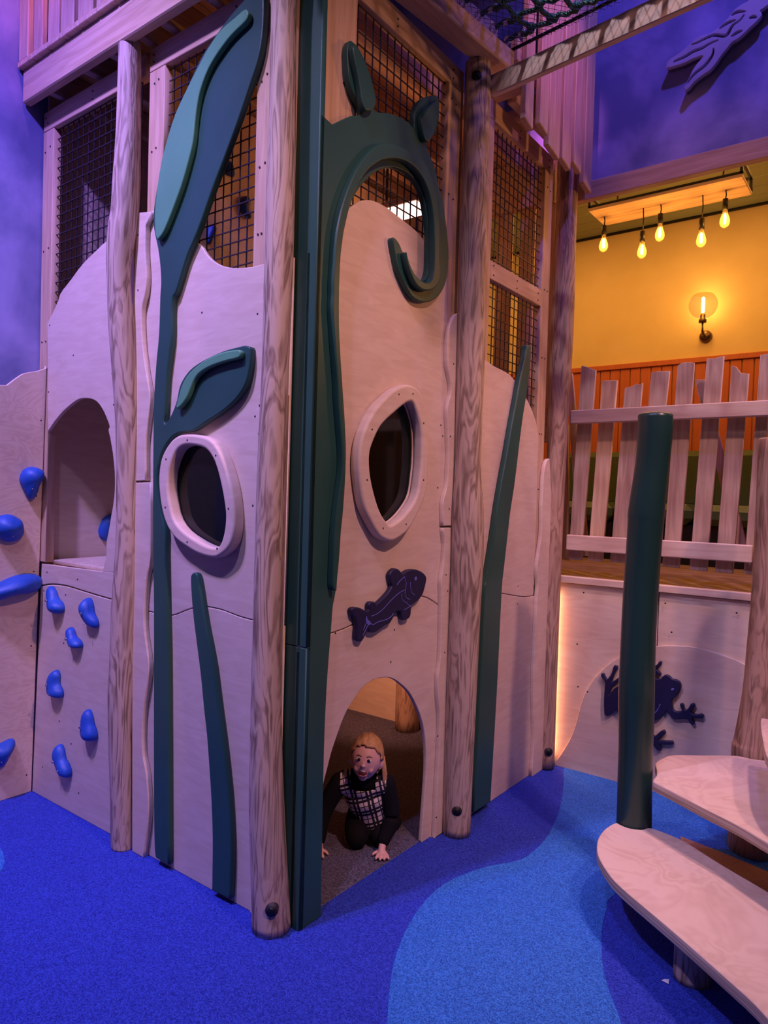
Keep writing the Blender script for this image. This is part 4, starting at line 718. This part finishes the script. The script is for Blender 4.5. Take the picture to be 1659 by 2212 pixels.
for y0, y1, zb in ((1.31, 1.40, 3.552), (1.48, 1.578, 3.60), (1.590, 1.735, 3.535), (1.772, 1.890, 3.535), (1.932, 2.045, 3.575), (2.088, 2.21, 3.52)):
    if y0 < 1.25: zb = 3.86
    me = mesh_py('slat', [(0.14, y0, zb + 0.012), (0.172, y0, zb + 0.012), (0.172, y1, zb - 0.012), (0.14, y1, zb - 0.012), (0.14, y0, 5.2), (0.172, y0, 5.2), (0.172, y1, 5.2), (0.14, y1, 5.2)],
                 [(0, 3, 2, 1), (4, 5, 6, 7), (0, 1, 5, 4), (1, 2, 6, 5), (2, 3, 7, 6), (3, 0, 4, 7)])
    bevel_mesh(me, 0.004, 1); addmesh('slat', me, 'pine_z', rr_)
box('rail', (0.095, 0.139, 1.27, 2.25, 3.84, 3.95), 'pine_y', rr_, 0.004)
box('rail', (0.095, 0.139, 1.27, 2.25, 4.75, 4.85), 'pine_y', rr_, 0.004)
box('bracket', (-0.15, 0.028, 1.60, 1.72, 3.72, 3.80), 'pine_x', rr_, 0.004); box('bracket', (-0.15, 0.139, 1.29, 1.37, 3.72, 3.80), 'pine_x', rr_, 0.004)

box('fascia', (0.03, 0.085, 1.38, 2.09, 3.705, 3.838), 'pine_y', rr_, 0.004)

# ------------------------------------------------------------------ net bridge
D1 = Vector((0.117, 0.993, 0)); D2 = Vector((0.993, -0.118, 0))
nbm = thing('net_frame', 'timber beam frame of the rope net resting on the log post', 'timber frame', (0.05, 1.1, 3.6))
obox('beam', Vector((-0.045, 0.47, 3.752)) - D1 * 0.9, D1, 1.66, -0.11, 0.095, 'pine_y', nbm, 0.006)
obox('beam', Vector((-0.045, 0.47, 3.85)) - D1 * 0.9 - Vector((0.0, 0, 0)), D1, 1.60, -0.05, 0.12, 'pine_y', nbm, 0.006)
obox('rail_beam', Vector((0.088, 1.098, 3.60)), D2, 2.6, 0.034, 0.1, 'pine_pale', nbm, 0.004)
rn = thing('rope_net', 'dark green knotted rope net with black safety mesh', 'net', (0.6, 0.8, 3.9))
H0 = Vector((0.105, 1.195, 3.90)); SP = 0.118
nj, nk = 9, 15
for j in range(nj):
    a = H0 - D1 * SP * j + D2 * 0.03; L = SP * nk
    pts = [a + D2 * (L * t / 40) + Vector((0, 0, 0.012 * math.sin(t * 40 / 40 * math.pi * nk / 20) - 0.02 * math.sin(math.pi * t / 40))) for t in range(41)]
    addmesh('rope', tube_mesh('rope', pts, 0.0115, 8), 'rope', rn)
for k in range(1, nk):
    a = H0 + D2 * (SP * k + 0.03); L = SP * (nj - 1)
    sag = -0.02 * math.sin(math.pi * k / nk)
    addmesh('rope', tube_mesh('rope', [a - D1 * L * t / 20 + Vector((0, 0, sag + 0.01 * math.sin(t * 1.57 + k))) for t in range(21)], 0.0115, 8), 'rope', rn)
kn = tube_mesh('knot', [(0.0, -0.026, 0), (0, -0.018, 0.004), (0, 0, 0.006), (0, 0.018, 0.004), (0, 0.026, 0)], [0.012, 0.019, 0.021, 0.019, 0.012], 10)
kn.materials.append(MATS['rope']); kn['shifted'] = 1
for j in range(nj):
    for k in range(1, nk):
        p = H0 - D1 * SP * j + D2 * (SP * k + 0.03) + Vector((0, 0, -0.02 * math.sin(math.pi * k / nk)))
        o = bpy.data.objects.new('knot', kn); COL.objects.link(o); o.parent = rn; o.location = p - rn.location; o.rotation_euler = (0, 0, 0.6 if (j + k) % 2 else -0.9)
for j in range(5):
    p = H0 - D1 * SP * j
    addmesh('ferrule', tube_mesh('ferrule', [p + D2 * 0.075, p + D2 * 0.118], 0.0145, 12), 'chrome', rn)
    addmesh('ring_hook', tube_mesh('ring_hook', [p + D2 * (0.012 + 0.020 * math.cos(t * 0.5236)) + Vector((0, 0, 0.020 * math.sin(t * 0.5236))) for t in range(13)], 0.007, 8, False), 'chrome', rn)
nm = []
for s in (1, -1):
    for t in range(-60, 120):
        pts = []
        a0 = None
        o_ = 0.035 * t
        # diamond mesh: lines u = o_ + s*v clipped to the net rectangle
        v0, v1 = -0.02, SP * nj
        u0, u1 = o_ + s * v0 * 0.7, o_ + s * v1 * 0.7
        seg = []
        for q in range(0, 25):
            v = v0 + (v1 - v0) * q / 24; u = o_ + s * v * 0.7
            if 0.02 <= u <= SP * nk: seg.append(H0 + D1 * 0.03 + D2 * u - D1 * v + Vector((0, 0, -0.030 - 0.02 * math.sin(math.pi * u / (SP * nk)))))
        if len(seg) >= 2: nm.append(tube_mesh('m', [seg[0], seg[len(seg) // 2], seg[-1]], 0.0012, 3, False))
o = addmesh('safety_mesh', join_meshes('safety_mesh', nm), 'net', rn); o['kind'] = 'stuff'; o['label'] = 'fine black safety mesh'
addmesh('edge_rope', tube_mesh('edge_rope', [H0 + D1 * 0.035 + D2 * (0.02 + 0.09 * t) + Vector((0, 0, -0.03)) for t in range(20)], 0.008, 6), 'net', rn)

# ------------------------------------------------------------------ violet wall relief
lz = thing('wall_relief', 'big branching violet relief with carved grooves on the upper violet wall', 'wall relief', (0.9, 2.28, 3.9))
plate('base_layer', [S('lizard', 3)], 'L', 2.262, 0.028, 'groove', lz, 0.004)
grl = []
for i in range(7):
    l = smooth_loop(DATA['groove%d' % i], 3, False); n = len(l); w_ = 0.008; A = []; Bq = []
    for k, p in enumerate(l):
        a, b = l[max(k - 1, 0)], l[min(k + 1, n - 1)]; tx, ty = b[0] - a[0], b[1] - a[1]; q = math.hypot(tx, ty) or 1
        f = 0.35 + 0.65 * math.sin(math.pi * k / (n - 1))
        A.append((p[0] - ty / q * w_ * f, p[1] + tx / q * w_ * f)); Bq.append((p[0] + ty / q * w_ * f, p[1] - tx / q * w_ * f))
    grl.append(A + Bq[::-1])
plate('carved_layer', [S('lizard', 3)] + grl, 'L', 2.236, 0.026, 'violet_shape', lz, 0.003, 1)

# ------------------------------------------------------------------ frog
fg = thing('frog_cutout', 'navy climbing frog cut-out on the rounded plywood base', 'frog decor', (0.5, YB - 0.03, 0.15))
plate('body', [S('frog', 2)], 'L', 2.213, 0.025, 'navy', fg, 0.005, 2)
line_tubes('mouth_line', [DATA['frogmouth']], 'L', 2.2135, 0.003, 'navy_line', fg)
plate('eye', [S('frogeye', 3)], 'L', 2.210, 0.005, 'navy_line', fg, 0.001)

# ------------------------------------------------------------------ picket fence on the platform
fn = thing('picket_fence', 'rustic picket fence with two pale rails on the platform edge', 'fence', (0.6, 2.27, 1.3))
for i in range(9):
    q = DATA['picket%d' % i]
    o = plate('picket', [q[::-1]], 'L', 2.275, 0.022, 'grey_z' if i not in (1,) else 'pine_z', fn, 0.003)
for i in range(3):
    plate('cross_picket', [DATA['backpicket%d' % i][::-1]], 'L', 2.365, 0.022, 'grey_z', fn, 0.003)
box('pale_live_edge', (0, 0, 0, 0, 0, 0), 'pine_pale', fn, 0) if False else None
plate('live_edge', [smooth_loop([(0.660, 1.90), (0.668, 2.15), (0.650, 1.85), (0.640, 1.55), (0.625, 1.45), (0.605, 1.45), (0.63, 1.58), (0.64, 1.75), (0.650, 2.0), (0.655, 2.13)], 2)], 'L', 2.2735, 0.003, 'pine_pale', fn, 0.001)
box('rail', (0.085, 1.45, 2.215, 2.252, 2.130, 2.212), 'pine_pale', fn, 0.005)
box('rail', (0.085, 1.115, 2.215, 2.252, 1.355, 1.449), 'pine_pale', fn, 0.005)
box('rail', (1.13, 1.45, 2.215, 2.252, 1.355, 1.449), 'pine_pale', fn, 0.005)

# ------------------------------------------------------------------ booth bench
for i in range(5):
    x0 = -0.78 + i * 0.62
    t = thing('bench_booth', 'dark green leather booth bench against the orange wall panelling', 'bench', (x0 + 0.3, 4.0, 1.19), 'green booth benches behind the pickets')
    box('back_cushion', (x0, x0 + 0.60, 4.20, 4.375, 1.62, 2.10), 'leather', t, 0.045)
    box('seat_cushion', (x0, x0 + 0.60, 3.74, 4.20, 1.50, 1.66), 'leather', t, 0.05)
    box('base', (x0 + 0.01, x0 + 0.59, 3.82, 4.37, 1.19, 1.50), 'black_metal', t, 0.004)

# ------------------------------------------------------------------ hanging lamp with five bulbs
hl = thing('pendant_lamp', 'wooden plank pendant lamp with black frame and five filament bulbs', 'lamp', (0.37, 3.07, 3.3))
box('wood_plank', (-0.12, 0.865, 2.905, 3.225, 3.70, 3.722), 'grey_x', hl, 0.003)
for (a, b, c, d) in ((-0.122, 0.867, 2.903, 2.921), (-0.122, 0.867, 3.209, 3.227)):
    box('frame_bar', (a, b, c, d, 3.80, 3.818), 'black_metal', hl, 0.001); box('frame_bar', (a, b, c, d, 3.722, 3.736), 'black_metal', hl, 0.001)
for xx in (-0.122, 0.849):
    box('frame_bar', (xx, xx + 0.018, 2.92, 3.21, 3.80, 3.818), 'black_metal', hl, 0.001)
    for yy in (2.903, 3.209): box('frame_bar', (xx, xx + 0.018, yy, yy + 0.018, 3.722, 3.80), 'black_metal', hl, 0.001)
for xx in (0.03, 0.72): addmesh('chain', tube_mesh('chain', [(xx, 3.06, 3.80), (xx + 0.01, 3.06, 3.92), (xx, 3.06, 4.085)], 0.005, 6), 'black_metal', hl)
for xx, zz, yy in ((-0.059, 3.512, 3.06), (0.215, 3.416, 3.06), (0.332, 3.511, 3.06), (0.600, 3.421, 3.06), (0.740, 3.519, 3.06)):
    s = zz + 0.055
    cd = addmesh('cord', tube_mesh('cord', [(xx, yy, 3.70), (xx + 0.004, yy, (3.70 + s + 0.07) / 2), (xx, yy, s + 0.07)], 0.004, 6), 'black_metal', hl)
    addmesh('socket', moved(lathe_mesh('socket', [(0.001, 0.072), (0.017, 0.07), (0.018, 0.0), (0.001, 0.0)][::-1], 16), (xx, yy, s)), 'black_metal', hl)
    gl = addmesh('bulb', moved(lathe_mesh('bulb', [(0.001, -0.115), (0.012, -0.113), (0.024, -0.103), (0.031, -0.085), (0.031, -0.068), (0.025, -0.045), (0.016, -0.02), (0.014, 0.0)], 20), (xx, yy, s)), 'bulb_glass', hl)
    addmesh('filament', moved(lathe_mesh('filament', [(0.001, -0.092), (0.008, -0.085), (0.009, -0.05), (0.006, -0.025), (0.001, -0.02)], 10), (xx, yy, s)), 'filament', gl)
    point('bulb_light', (xx, yy, zz - 0.01), (1.0, 0.50, 0.12), 3.2, 0.03)

# ------------------------------------------------------------------ wall sconce
sc = thing('wall_sconce', 'globe wall sconce with glowing filament on the yellow wall', 'lamp', (0.34, YS, 3.05))
SX, SZ = 0.345, 3.062
addmesh('wall_rose', tube_mesh('wall_rose', [(SX, YS, SZ), (SX, YS - 0.02, SZ), (SX, YS - 0.05, SZ)], [0.05, 0.05, 0.035], 20), 'brass', sc)
addmesh('arm', tube_mesh('arm', [(SX, YS - 0.05, SZ), (SX, YS - 0.10, SZ), (SX, YS - 0.13, SZ + 0.02), (SX, YS - 0.135, SZ + 0.10)], 0.009, 10), 'brass', sc)
addmesh('lamp_holder', moved(lathe_mesh('lamp_holder', [(0.001, 0.0), (0.03, 0.0), (0.03, 0.025), (0.020, 0.03), (0.020, 0.065), (0.001, 0.066)], 18), (SX, YS - 0.135, SZ + 0.09)), 'brass', sc)
gp = [(0.11 * math.sin(a), -0.11 * math.cos(a)) for a in [0.25 + i * (2.45 - 0.25) / 16 for i in range(17)]]
g_ = addmesh('globe', moved(lathe_mesh('globe', gp, 28), (SX, YS - 0.135, SZ + 0.09 + 0.145)), 'smoke_glass', sc)
addmesh('filament', moved(lathe_mesh('filament', [(0.001, 0.08), (0.012, 0.085), (0.012, 0.20), (0.001, 0.21)], 12), (SX, YS - 0.135, SZ + 0.09)), 'filament', g_)
point('sconce_light', (SX, YS - 0.135, SZ + 0.24), (1.0, 0.52, 0.14), 3.2, 0.04)
area('seating_downlight', (0.4, 3.3, 4.05), (0.4, 3.5, 1.2), (1.0, 0.46, 0.11), 50, 4.4, 1.2)  # unseen area light added as fill for the seating
spot('crawl_space_lamp', (-0.95, 1.15, 1.08), (-1.25, 2.25, 0.45), (1.0, 0.38, 0.24), 55, 75, 0.8, 0.04)
point('inner_lamp', (-0.75, 1.2, 3.4), (1.0, 0.36, 0.16), 4, 0.06)
ls = thing('led_strip', 'warm light strip hidden behind the brown log post by the plywood base wall', 'light', (0.03, 2.24, 0.1))  # added out of sight to cast the warm glow on the base wall
box('strip_back', (0.010, 0.016, 2.228, 2.252, 0.06, 1.10), 'black_metal', ls, 0)
box('glow_strip', (0.0165, 0.020, 2.232, 2.248, 0.07, 1.09), 'led_warm', ls, 0)

# ------------------------------------------------------------------ green log, brown log and steps
gl_ = [list(r) for r in sorted(DATA['greenlog'], key=lambda r: r[2])]
gl_ = [[0.850, 1.219, 0.0, 0.074]] + gl_
g = rings_log('log_post', gl_, 'green_log', None, seed=31, round_top=0.012, wob=0.06, seg=26)
tag(g, 'dark green painted log standing upright behind the lowest step', 'log post')
bl_ = [list(r) for r in sorted(DATA['brownlog'], key=lambda r: r[2])]
bl_ = [[1.225, 1.835, 0.0, 0.10]] + [[x, y + 0.012, z, r] for x, y, z, r in bl_]
tag(rings_log('log_post', bl_, 'log_brown', None, seed=33, round_top=0.012, wob=0.06, seg=26), 'leaning brown log post rising behind the middle step', 'log post')
def step(key, z, label, legs, pts=None, n=3):
    lp_ = pts or smooth_loop(DATA[key], n); cx = sum(p[0] for p in lp_) / len(lp_); cy = sum(p[1] for p in lp_) / len(lp_)
    t = thing('oval_step', label, 'step', (cx, cy, 0), 'plywood steps')
    o = plate('tread', [lp_], 'F', z, 0.042, 'ply_h', t, 0.006, 2)
    o.data.materials.append(MATS['ply_edge'])
    for p in o.data.polygons:
        if abs(p.normal.z) < 0.3: p.material_index = 1
    for (lx, ly, r) in legs: rings_log('support_log', [(lx, ly, 0.0, r), (lx, ly, (z - 0.042) / 2, r * 0.98), (lx, ly, z - 0.062, r)], 'log', t, seed=int(lx * 100), round_top=0.019, wob=0.03)
    return t
def away(pts, c, r):
    out = []
    for u, v in pts:
        d = math.hypot(u - c[0], v - c[1])
        if d < r: u, v = c[0] + (u - c[0]) / d * r, c[1] + (v - c[1]) / d * r
        out.append((u, v))
    return out
s1 = smooth_loop(away(DATA['step1'], (0.853, 1.221), 0.079), 4)
step('step1', 0.25, 'lowest long oval plywood step notched around the green log', [(1.236, 0.684, 0.062), (1.62, 0.30, 0.065)], s1)
st2 = DATA['step2']; st2 = st2[:13] + [(1.02, 1.60), (0.93, 1.52), (0.905, 1.44), (0.90, 1.36), (0.925, 1.29), (0.945, 1.22)]
st2 = [(0.949, 1.156), (0.964, 1.131)] + st2[2:]
s2_ = away(away(smooth_loop(st2, 4), (0.851, 1.220), 0.085), (1.218, 1.834), 0.112)
step('step2', 0.48, 'middle oval plywood step between the green and brown logs', [(1.60, 1.20, 0.065), (1.48, 1.45, 0.06)], s2_)
s3_ = away(smooth_loop(DATA['step3'], 4), (1.218, 1.834), 0.115)
step('step3', 0.72, 'highest oval plywood step beside the brown log', [(1.52, 1.36, 0.06)], s3_)
for i, (x, y, r, lb) in enumerate(((1.168, 0.605, 0.013, 'tiny white paper scrap on the dark blue rubber by the step support'), (0.905, 0.02, 0.014, 'tiny white paper scrap on the light blue rubber path'))):
    me = mesh_py('paper_scrap', [(x - r, y - r * 0.4, 0.003), (x + r, y - r * 0.6, 0.003), (x + r * 0.7, y + r * 0.7, 0.009), (x - r * 0.5, y + r * 0.5, 0.004), (x, y, 0.010)], [(0, 1, 4), (1, 2, 4), (2, 3, 4), (3, 0, 4), (0, 3, 2, 1)])
    tag(addmesh('paper_scrap', me, 'white_scrap'), lb, 'paper')

# ------------------------------------------------------------------ the child crawling out of the arched door
def person():
    root = thing('person', 'small child in black clothes and plaid vest crawling through the arched door', 'person', (CHX, CHY, 0.003), rz=0.646245)
    def part(name, me, m, parent=None):
        me.materials.clear(); me.materials.append(MATS[m])
        for p in me.polygons: p.use_smooth = True
        o = bpy.data.objects.new(name, me); COL.objects.link(o); o.parent = parent or root
        return o
    def chain(pts, n=5):
        """pts: (x,y,z,r) -> overlapping round tube"""
        q = smooth_loop(pts, n, False); ms = [tube_mesh('c', [p[:3] for p in q], [p[3] for p in q], 14)]
        for p in (q[0], q[-1]): ms.append(sphere_mesh('s', p[:3], p[3], 14, 10))
        return ms
    def fuse(name, ms, voxel, smooth=4):
        me = join_meshes(name, ms); o = bpy.data.objects.new('tmp', me); COL.objects.link(o)
        r = o.modifiers.new('r', 'REMESH'); r.mode = 'VOXEL'; r.voxel_size = voxel; r.use_smooth_shade = True
        if smooth: s = o.modifiers.new('s', 'SMOOTH'); s.iterations = smooth; s.factor = 0.5
        dg = bpy.context.evaluated_depsgraph_get(); dg.update()
        out = bpy.data.meshes.new_from_object(o.evaluated_get(dg)); out.name = name
        bpy.data.objects.remove(o); bpy.data.meshes.remove(me)
        return out
    # pose (x = picture right, y = away, z = up)
    neck = (-0.010, -0.010, 0.325); shR = (0.098, 0.005, 0.300); shL = (-0.120, 0.005, 0.300)
    elR = (0.128, 0.000, 0.155); wrR = (0.090, -0.055, 0.045); elL = (-0.190, -0.01, 0.165); wrL = (-0.205, -0.06, 0.045)
    torso = [(-0.010, 0.000, 0.315, 0.050), (-0.006, 0.035, 0.270, 0.088), (0.020, 0.085, 0.205, 0.088), (0.035, 0.140, 0.155, 0.090)]
    HM = Matrix.Translation((0.004, -0.045, 0.442)) @ Matrix.Rotation(math.radians(7), 4, 'Y') @ Matrix.Rotation(math.radians(-16), 4, 'X') @ Matrix.Rotation(math.radians(-9), 4, 'Z')
    HX, HY, HZ = 0.072, 0.086, 0.100
    def surf(x, z, k=1.0):
        f = 1 - 0.20 * max(0.0, -z / HZ) ** 2
        return -HY * math.sqrt(max(0.02, 1 - (x / (HX * f)) ** 2 - (z / HZ) ** 2)) * k
    def head(sc=1.0):
        bm = bmesh.new(); bmesh.ops.create_uvsphere(bm, u_segments=32, v_segments=24, radius=1)
        for v in bm.verts:
            f = 1 - 0.20 * max(0.0, -v.co.z) ** 2
            back = 1 + 0.10 * max(0.0, v.co.y)
            v.co = Vector((v.co.x * HX * f * sc, v.co.y * HY * back * sc, v.co.z * HZ * sc))
        me = bpy.data.meshes.new('head'); bm.to_mesh(me); bm.free(); return me
    hd = [head()]
    hd.append(sphere_mesh('n', (0, surf(0, -0.034) - 0.002, -0.036), 0.009, 12, 8, (1, 1, 0.85))); hd.append(sphere_mesh('n', (0, surf(0, -0.022) + 0.001, -0.022), 0.006, 12, 8))
    hd.append(sphere_mesh('ch', (0.030, surf(0.030, -0.050) + 0.012, -0.050), 0.016, 12, 8)); hd.append(sphere_mesh('ch', (-0.030, surf(0.030, -0.050) + 0.012, -0.050), 0.016, 12, 8))
    hd.append(sphere_mesh('chin', (0, surf(0, -0.084) + 0.014, -0.084), 0.020, 12, 8))
    for s in (-1, 1): hd.append(moved(sphere_mesh('ear', (0, 0, 0), 0.020, 12, 8, (0.42, 0.75, 1.15)), (s * (HX + 0.001), 0.008, -0.020)))
    for q in hd: q.transform(HM)
    def finger(base, d, L, r, curl=0.25):
        b = Vector(base); d = Vector(d).normalized(); p1 = b + d * L * 0.45 + Vector((0, 0, curl * L * 0.25)); p2 = b + d * L * 0.8; p3 = b + d * L + Vector((0, 0, -0.003))
        return chain([(*b, r), (*p1, r * 0.98), (*p2, r * 0.9), (*p3, r * 0.78)], 3)
    def hand(w, s):
        wx, wy, wz = w; ms = chain([(wx, wy, wz, 0.018), (wx - 0.004 * s, wy - 0.020, 0.030, 0.017), (wx - 0.006 * s, wy - 0.040, 0.019, 0.014)])
        for k, (ox, L, ang) in enumerate(((-0.019, 0.032, -0.35), (-0.007, 0.038, -0.12), (0.005, 0.036, 0.10), (0.017, 0.029, 0.35))):
            ms += chain([(wx - 0.004, wy - 0.020, 0.024, 0.012), (wx + ox, wy - 0.045, 0.015, 0.0095)], 3)
            ms += finger((wx + ox, wy - 0.046, 0.015), (math.sin(ang), -math.cos(ang), 0), L, 0.0078)
        ms += finger((wx - 0.016 * s, wy - 0.018, 0.018), (-0.85 * s, -0.55, -0.15), 0.034, 0.0082, 0.1)
        return ms
    body = hd + chain([(*neck, 0.032), (-0.004, -0.030, 0.375, 0.034)]) + chain(torso) + chain([(*shR, 0.036), (*elR, 0.029), (*wrR, 0.019)]) + chain([(*shL, 0.036), (*elL, 0.029), (*wrL, 0.019)])
    body += chain([(shL[0], shL[1], shL[2] - 0.005, 0.034), (-0.01, 0.02, 0.295, 0.055), (shR[0], shR[1], shR[2] - 0.005, 0.034)])
    legs = [[(0.00, 0.150, 0.130, 0.066), (-0.030, 0.040, 0.085, 0.056), (-0.032, -0.010, 0.050, 0.044)], [(-0.032, -0.005, 0.047, 0.042), (-0.02, 0.10, 0.042, 0.036), (-0.01, 0.19, 0.036, 0.027), (-0.012, 0.24, 0.030, 0.026)],
            [(0.07, 0.150, 0.125, 0.066), (0.080, 0.060, 0.080, 0.055), (0.075, 0.015, 0.050, 0.044)], [(0.075, 0.015, 0.047, 0.042), (0.11, 0.10, 0.042, 0.036), (0.135, 0.16, 0.036, 0.028), (0.15, 0.19, 0.032, 0.026)]]
    for l in legs: body += chain(l)
    body += hand(wrR, 1) + hand(wrL, -1)
    part('body', fuse('body', body, 0.0035, 6), 'skin')
    def grow(l, g): return [(x, y, z, r + g) for x, y, z, r in l]
    sw = chain(grow(torso, 0.007)) + chain([(*shR, 0.047), (elR[0], elR[1], elR[2], 0.040), (wrR[0] + 0.004, wrR[1] + 0.010, wrR[2] + 0.012, 0.031)]) + chain([(*shL, 0.047), (*elL, 0.040), (wrL[0], wrL[1] + 0.010, wrL[2] + 0.012, 0.031)])
    sw += chain([(shL[0], shL[1], shL[2] - 0.002, 0.045), (-0.01, 0.02, 0.300, 0.062), (shR[0], shR[1], shR[2] - 0.002, 0.045)]) + chain([(-0.010, -0.004, 0.318, 0.047), (-0.006, -0.022, 0.352, 0.043)])
    part('sweater', fuse('sweater', sw, 0.005, 3), 'black_cloth')
    tr_ = []
    for l in legs: tr_ += chain(grow(l, 0.008)[: len(l)])
    part('trousers', fuse('trousers', tr_, 0.006, 3), 'black_cloth')
    # plaid vest over torso and shoulders, open at neck, arms and hem
    vt = fuse('vest', chain([(-0.010, 0.004, 0.292, 0.072), (-0.006, 0.028, 0.262, 0.100), (0.022, 0.072, 0.195, 0.105), (0.042, 0.092, 0.125, 0.106)]) + chain([(-0.098, 0.008, 0.300, 0.056), (-0.01, 0.016, 0.300, 0.070), (0.082, 0.008, 0.300, 0.056)]), 0.005, 4)
    bm = bmesh.new(); bm.from_mesh(vt)
    kill = []
    for v in bm.verts:
        x, y, z = v.co
        if z < 0.075 + 0.25 * max(0.0, 0.02 - x): kill.append(v); continue
        if ((x + 0.010) / 0.058) ** 2 + ((y + 0.030) / 0.070) ** 2 < 1 and z > 0.292: kill.append(v)     # neckline
        elif x > 0.098 or x < -0.118: kill.append(v)
    bmesh.ops.delete(bm, geom=list(set(kill)), context='VERTS'); bm.to_mesh(vt); bm.free()
    vo = part('vest', vt, 'plaid'); so = vo.modifiers.new('solid', 'SOLIDIFY'); so.thickness = 0.004
    # hair: cap with short fringe, longer strands at the side and back
    hc = head(1.10); bm = bmesh.new(); bm.from_mesh(hc)
    bmesh.ops.subdivide_edges(bm, edges=bm.edges[:], cuts=1, use_grid_fill=True)
    kill = []
    for v in bm.verts:
        x, y, z = v.co
        fringe = 0.046 + 0.004 * math.cos(x * 70 + 1) - 1.1 * max(0.0, abs(x) - 0.040)
        if y < 0.000 and z < fringe and abs(x) < 0.072: kill.append(v)
        elif y < 0.000 and z < -0.004: kill.append(v)
        elif x < -0.03 and y < 0.02 and z < -0.012: kill.append(v)
        elif z < -0.070: kill.append(v)
    bmesh.ops.delete(bm, geom=kill, context='VERTS')
    for v in bm.verts: v.co *= 1 + 0.012 * math.sin(v.co.x * 170 + v.co.z * 60)
    bm.to_mesh(hc); bm.free(); hc.transform(HM)
    ho = part('hair', hc, 'hair'); so = ho.modifiers.new('solid', 'SOLIDIFY'); so.thickness = 0.006
    rs = random.Random(4); st = []
    for i in range(60):
        a = -0.12 + 3.3 * i / 59
        x = HX * 1.04 * math.cos(a); y = 0.022 + HY * 0.98 * math.sin(a)
        if x < 0.0 and y < 0.06: continue
        ln = 0.100 + 0.03 * rs.random() + (0.030 if x > 0.03 else 0.0); q = rs.uniform(-0.004, 0.004)
        p0 = HM @ Vector((x, y, 0.012)); k = 0.010 * (x > 0)
        st.append(tube_mesh('st', [p0, p0 + Vector((k * 0.5 + q, 0.004, -ln * 0.45)), p0 + Vector((k * 1.2 + q * 2, 0.004 + q, -ln * 0.8)), p0 + Vector((k * 2 + q * 3, 0.002 + q, -ln))], [0.0065, 0.008, 0.006, 0.002], 7))
    o = part('hair_strands', join_meshes('hair_strands', st), 'hair', ho); o['kind'] = 'stuff'
    # face
    def facepart(name, me, m):
        me.transform(HM); return part(name, me, m)
    for s in (-1, 1):
        x = s * 0.0225
        facepart('eye', sphere_mesh('eye', (x, surf(x, -0.010) + 0.0055, -0.010), 0.0095, 16, 10, (1.0, 1.0, 0.72)) if False else moved(sphere_mesh('eye', (0, 0, 0), 0.0112, 16, 10, (1.05, 0.6, 0.62)), (x, surf(x, -0.010) + 0.003, -0.010)), 'eye_white')
        facepart('iris', moved(sphere_mesh('iris', (0, 0, 0), 0.0078, 14, 8, (1, 0.45, 0.85)), (x, surf(x, -0.010) - 0.0012, -0.010)), 'eye_dark')
        facepart('eyebrow', tube_mesh('brow', [(s * 0.012, surf(0.012, 0.006) - 0.0005, 0.005), (s * 0.023, surf(0.023, 0.010) - 0.0005, 0.010), (s * 0.036, surf(0.036, 0.006) - 0.0005, 0.006)], [0.0022, 0.0028, 0.0016], 8), 'brow')
    ym = surf(0, -0.064)
    facepart('mouth', moved(sphere_mesh('mouth', (0, 0, 0), 1.0, 20, 12, (0.0200, 0.0075, 0.0120)), (0, ym + 0.001, -0.066)), 'mouth')
    lp = [(0.0215 * math.cos(t * math.pi / 12), surf(0.0215 * math.cos(t * math.pi / 12), -0.066) - 0.0015, -0.066 + 0.0135 * math.sin(t * math.pi / 12) - (0.003 if math.sin(t * math.pi / 12) > 0.5 else 0)) for t in range(25)]
    facepart('lips', tube_mesh('lips', lp, 0.0034, 8, False), 'lip')
    facepart('teeth', tube_mesh('teeth', [(-0.011, ym - 0.004, -0.0585), (0, ym - 0.007, -0.0580), (0.011, ym - 0.004, -0.0585)], 0.0024, 8), 'eye_white')
CHX, CHY = -0.216, 0.660
person()
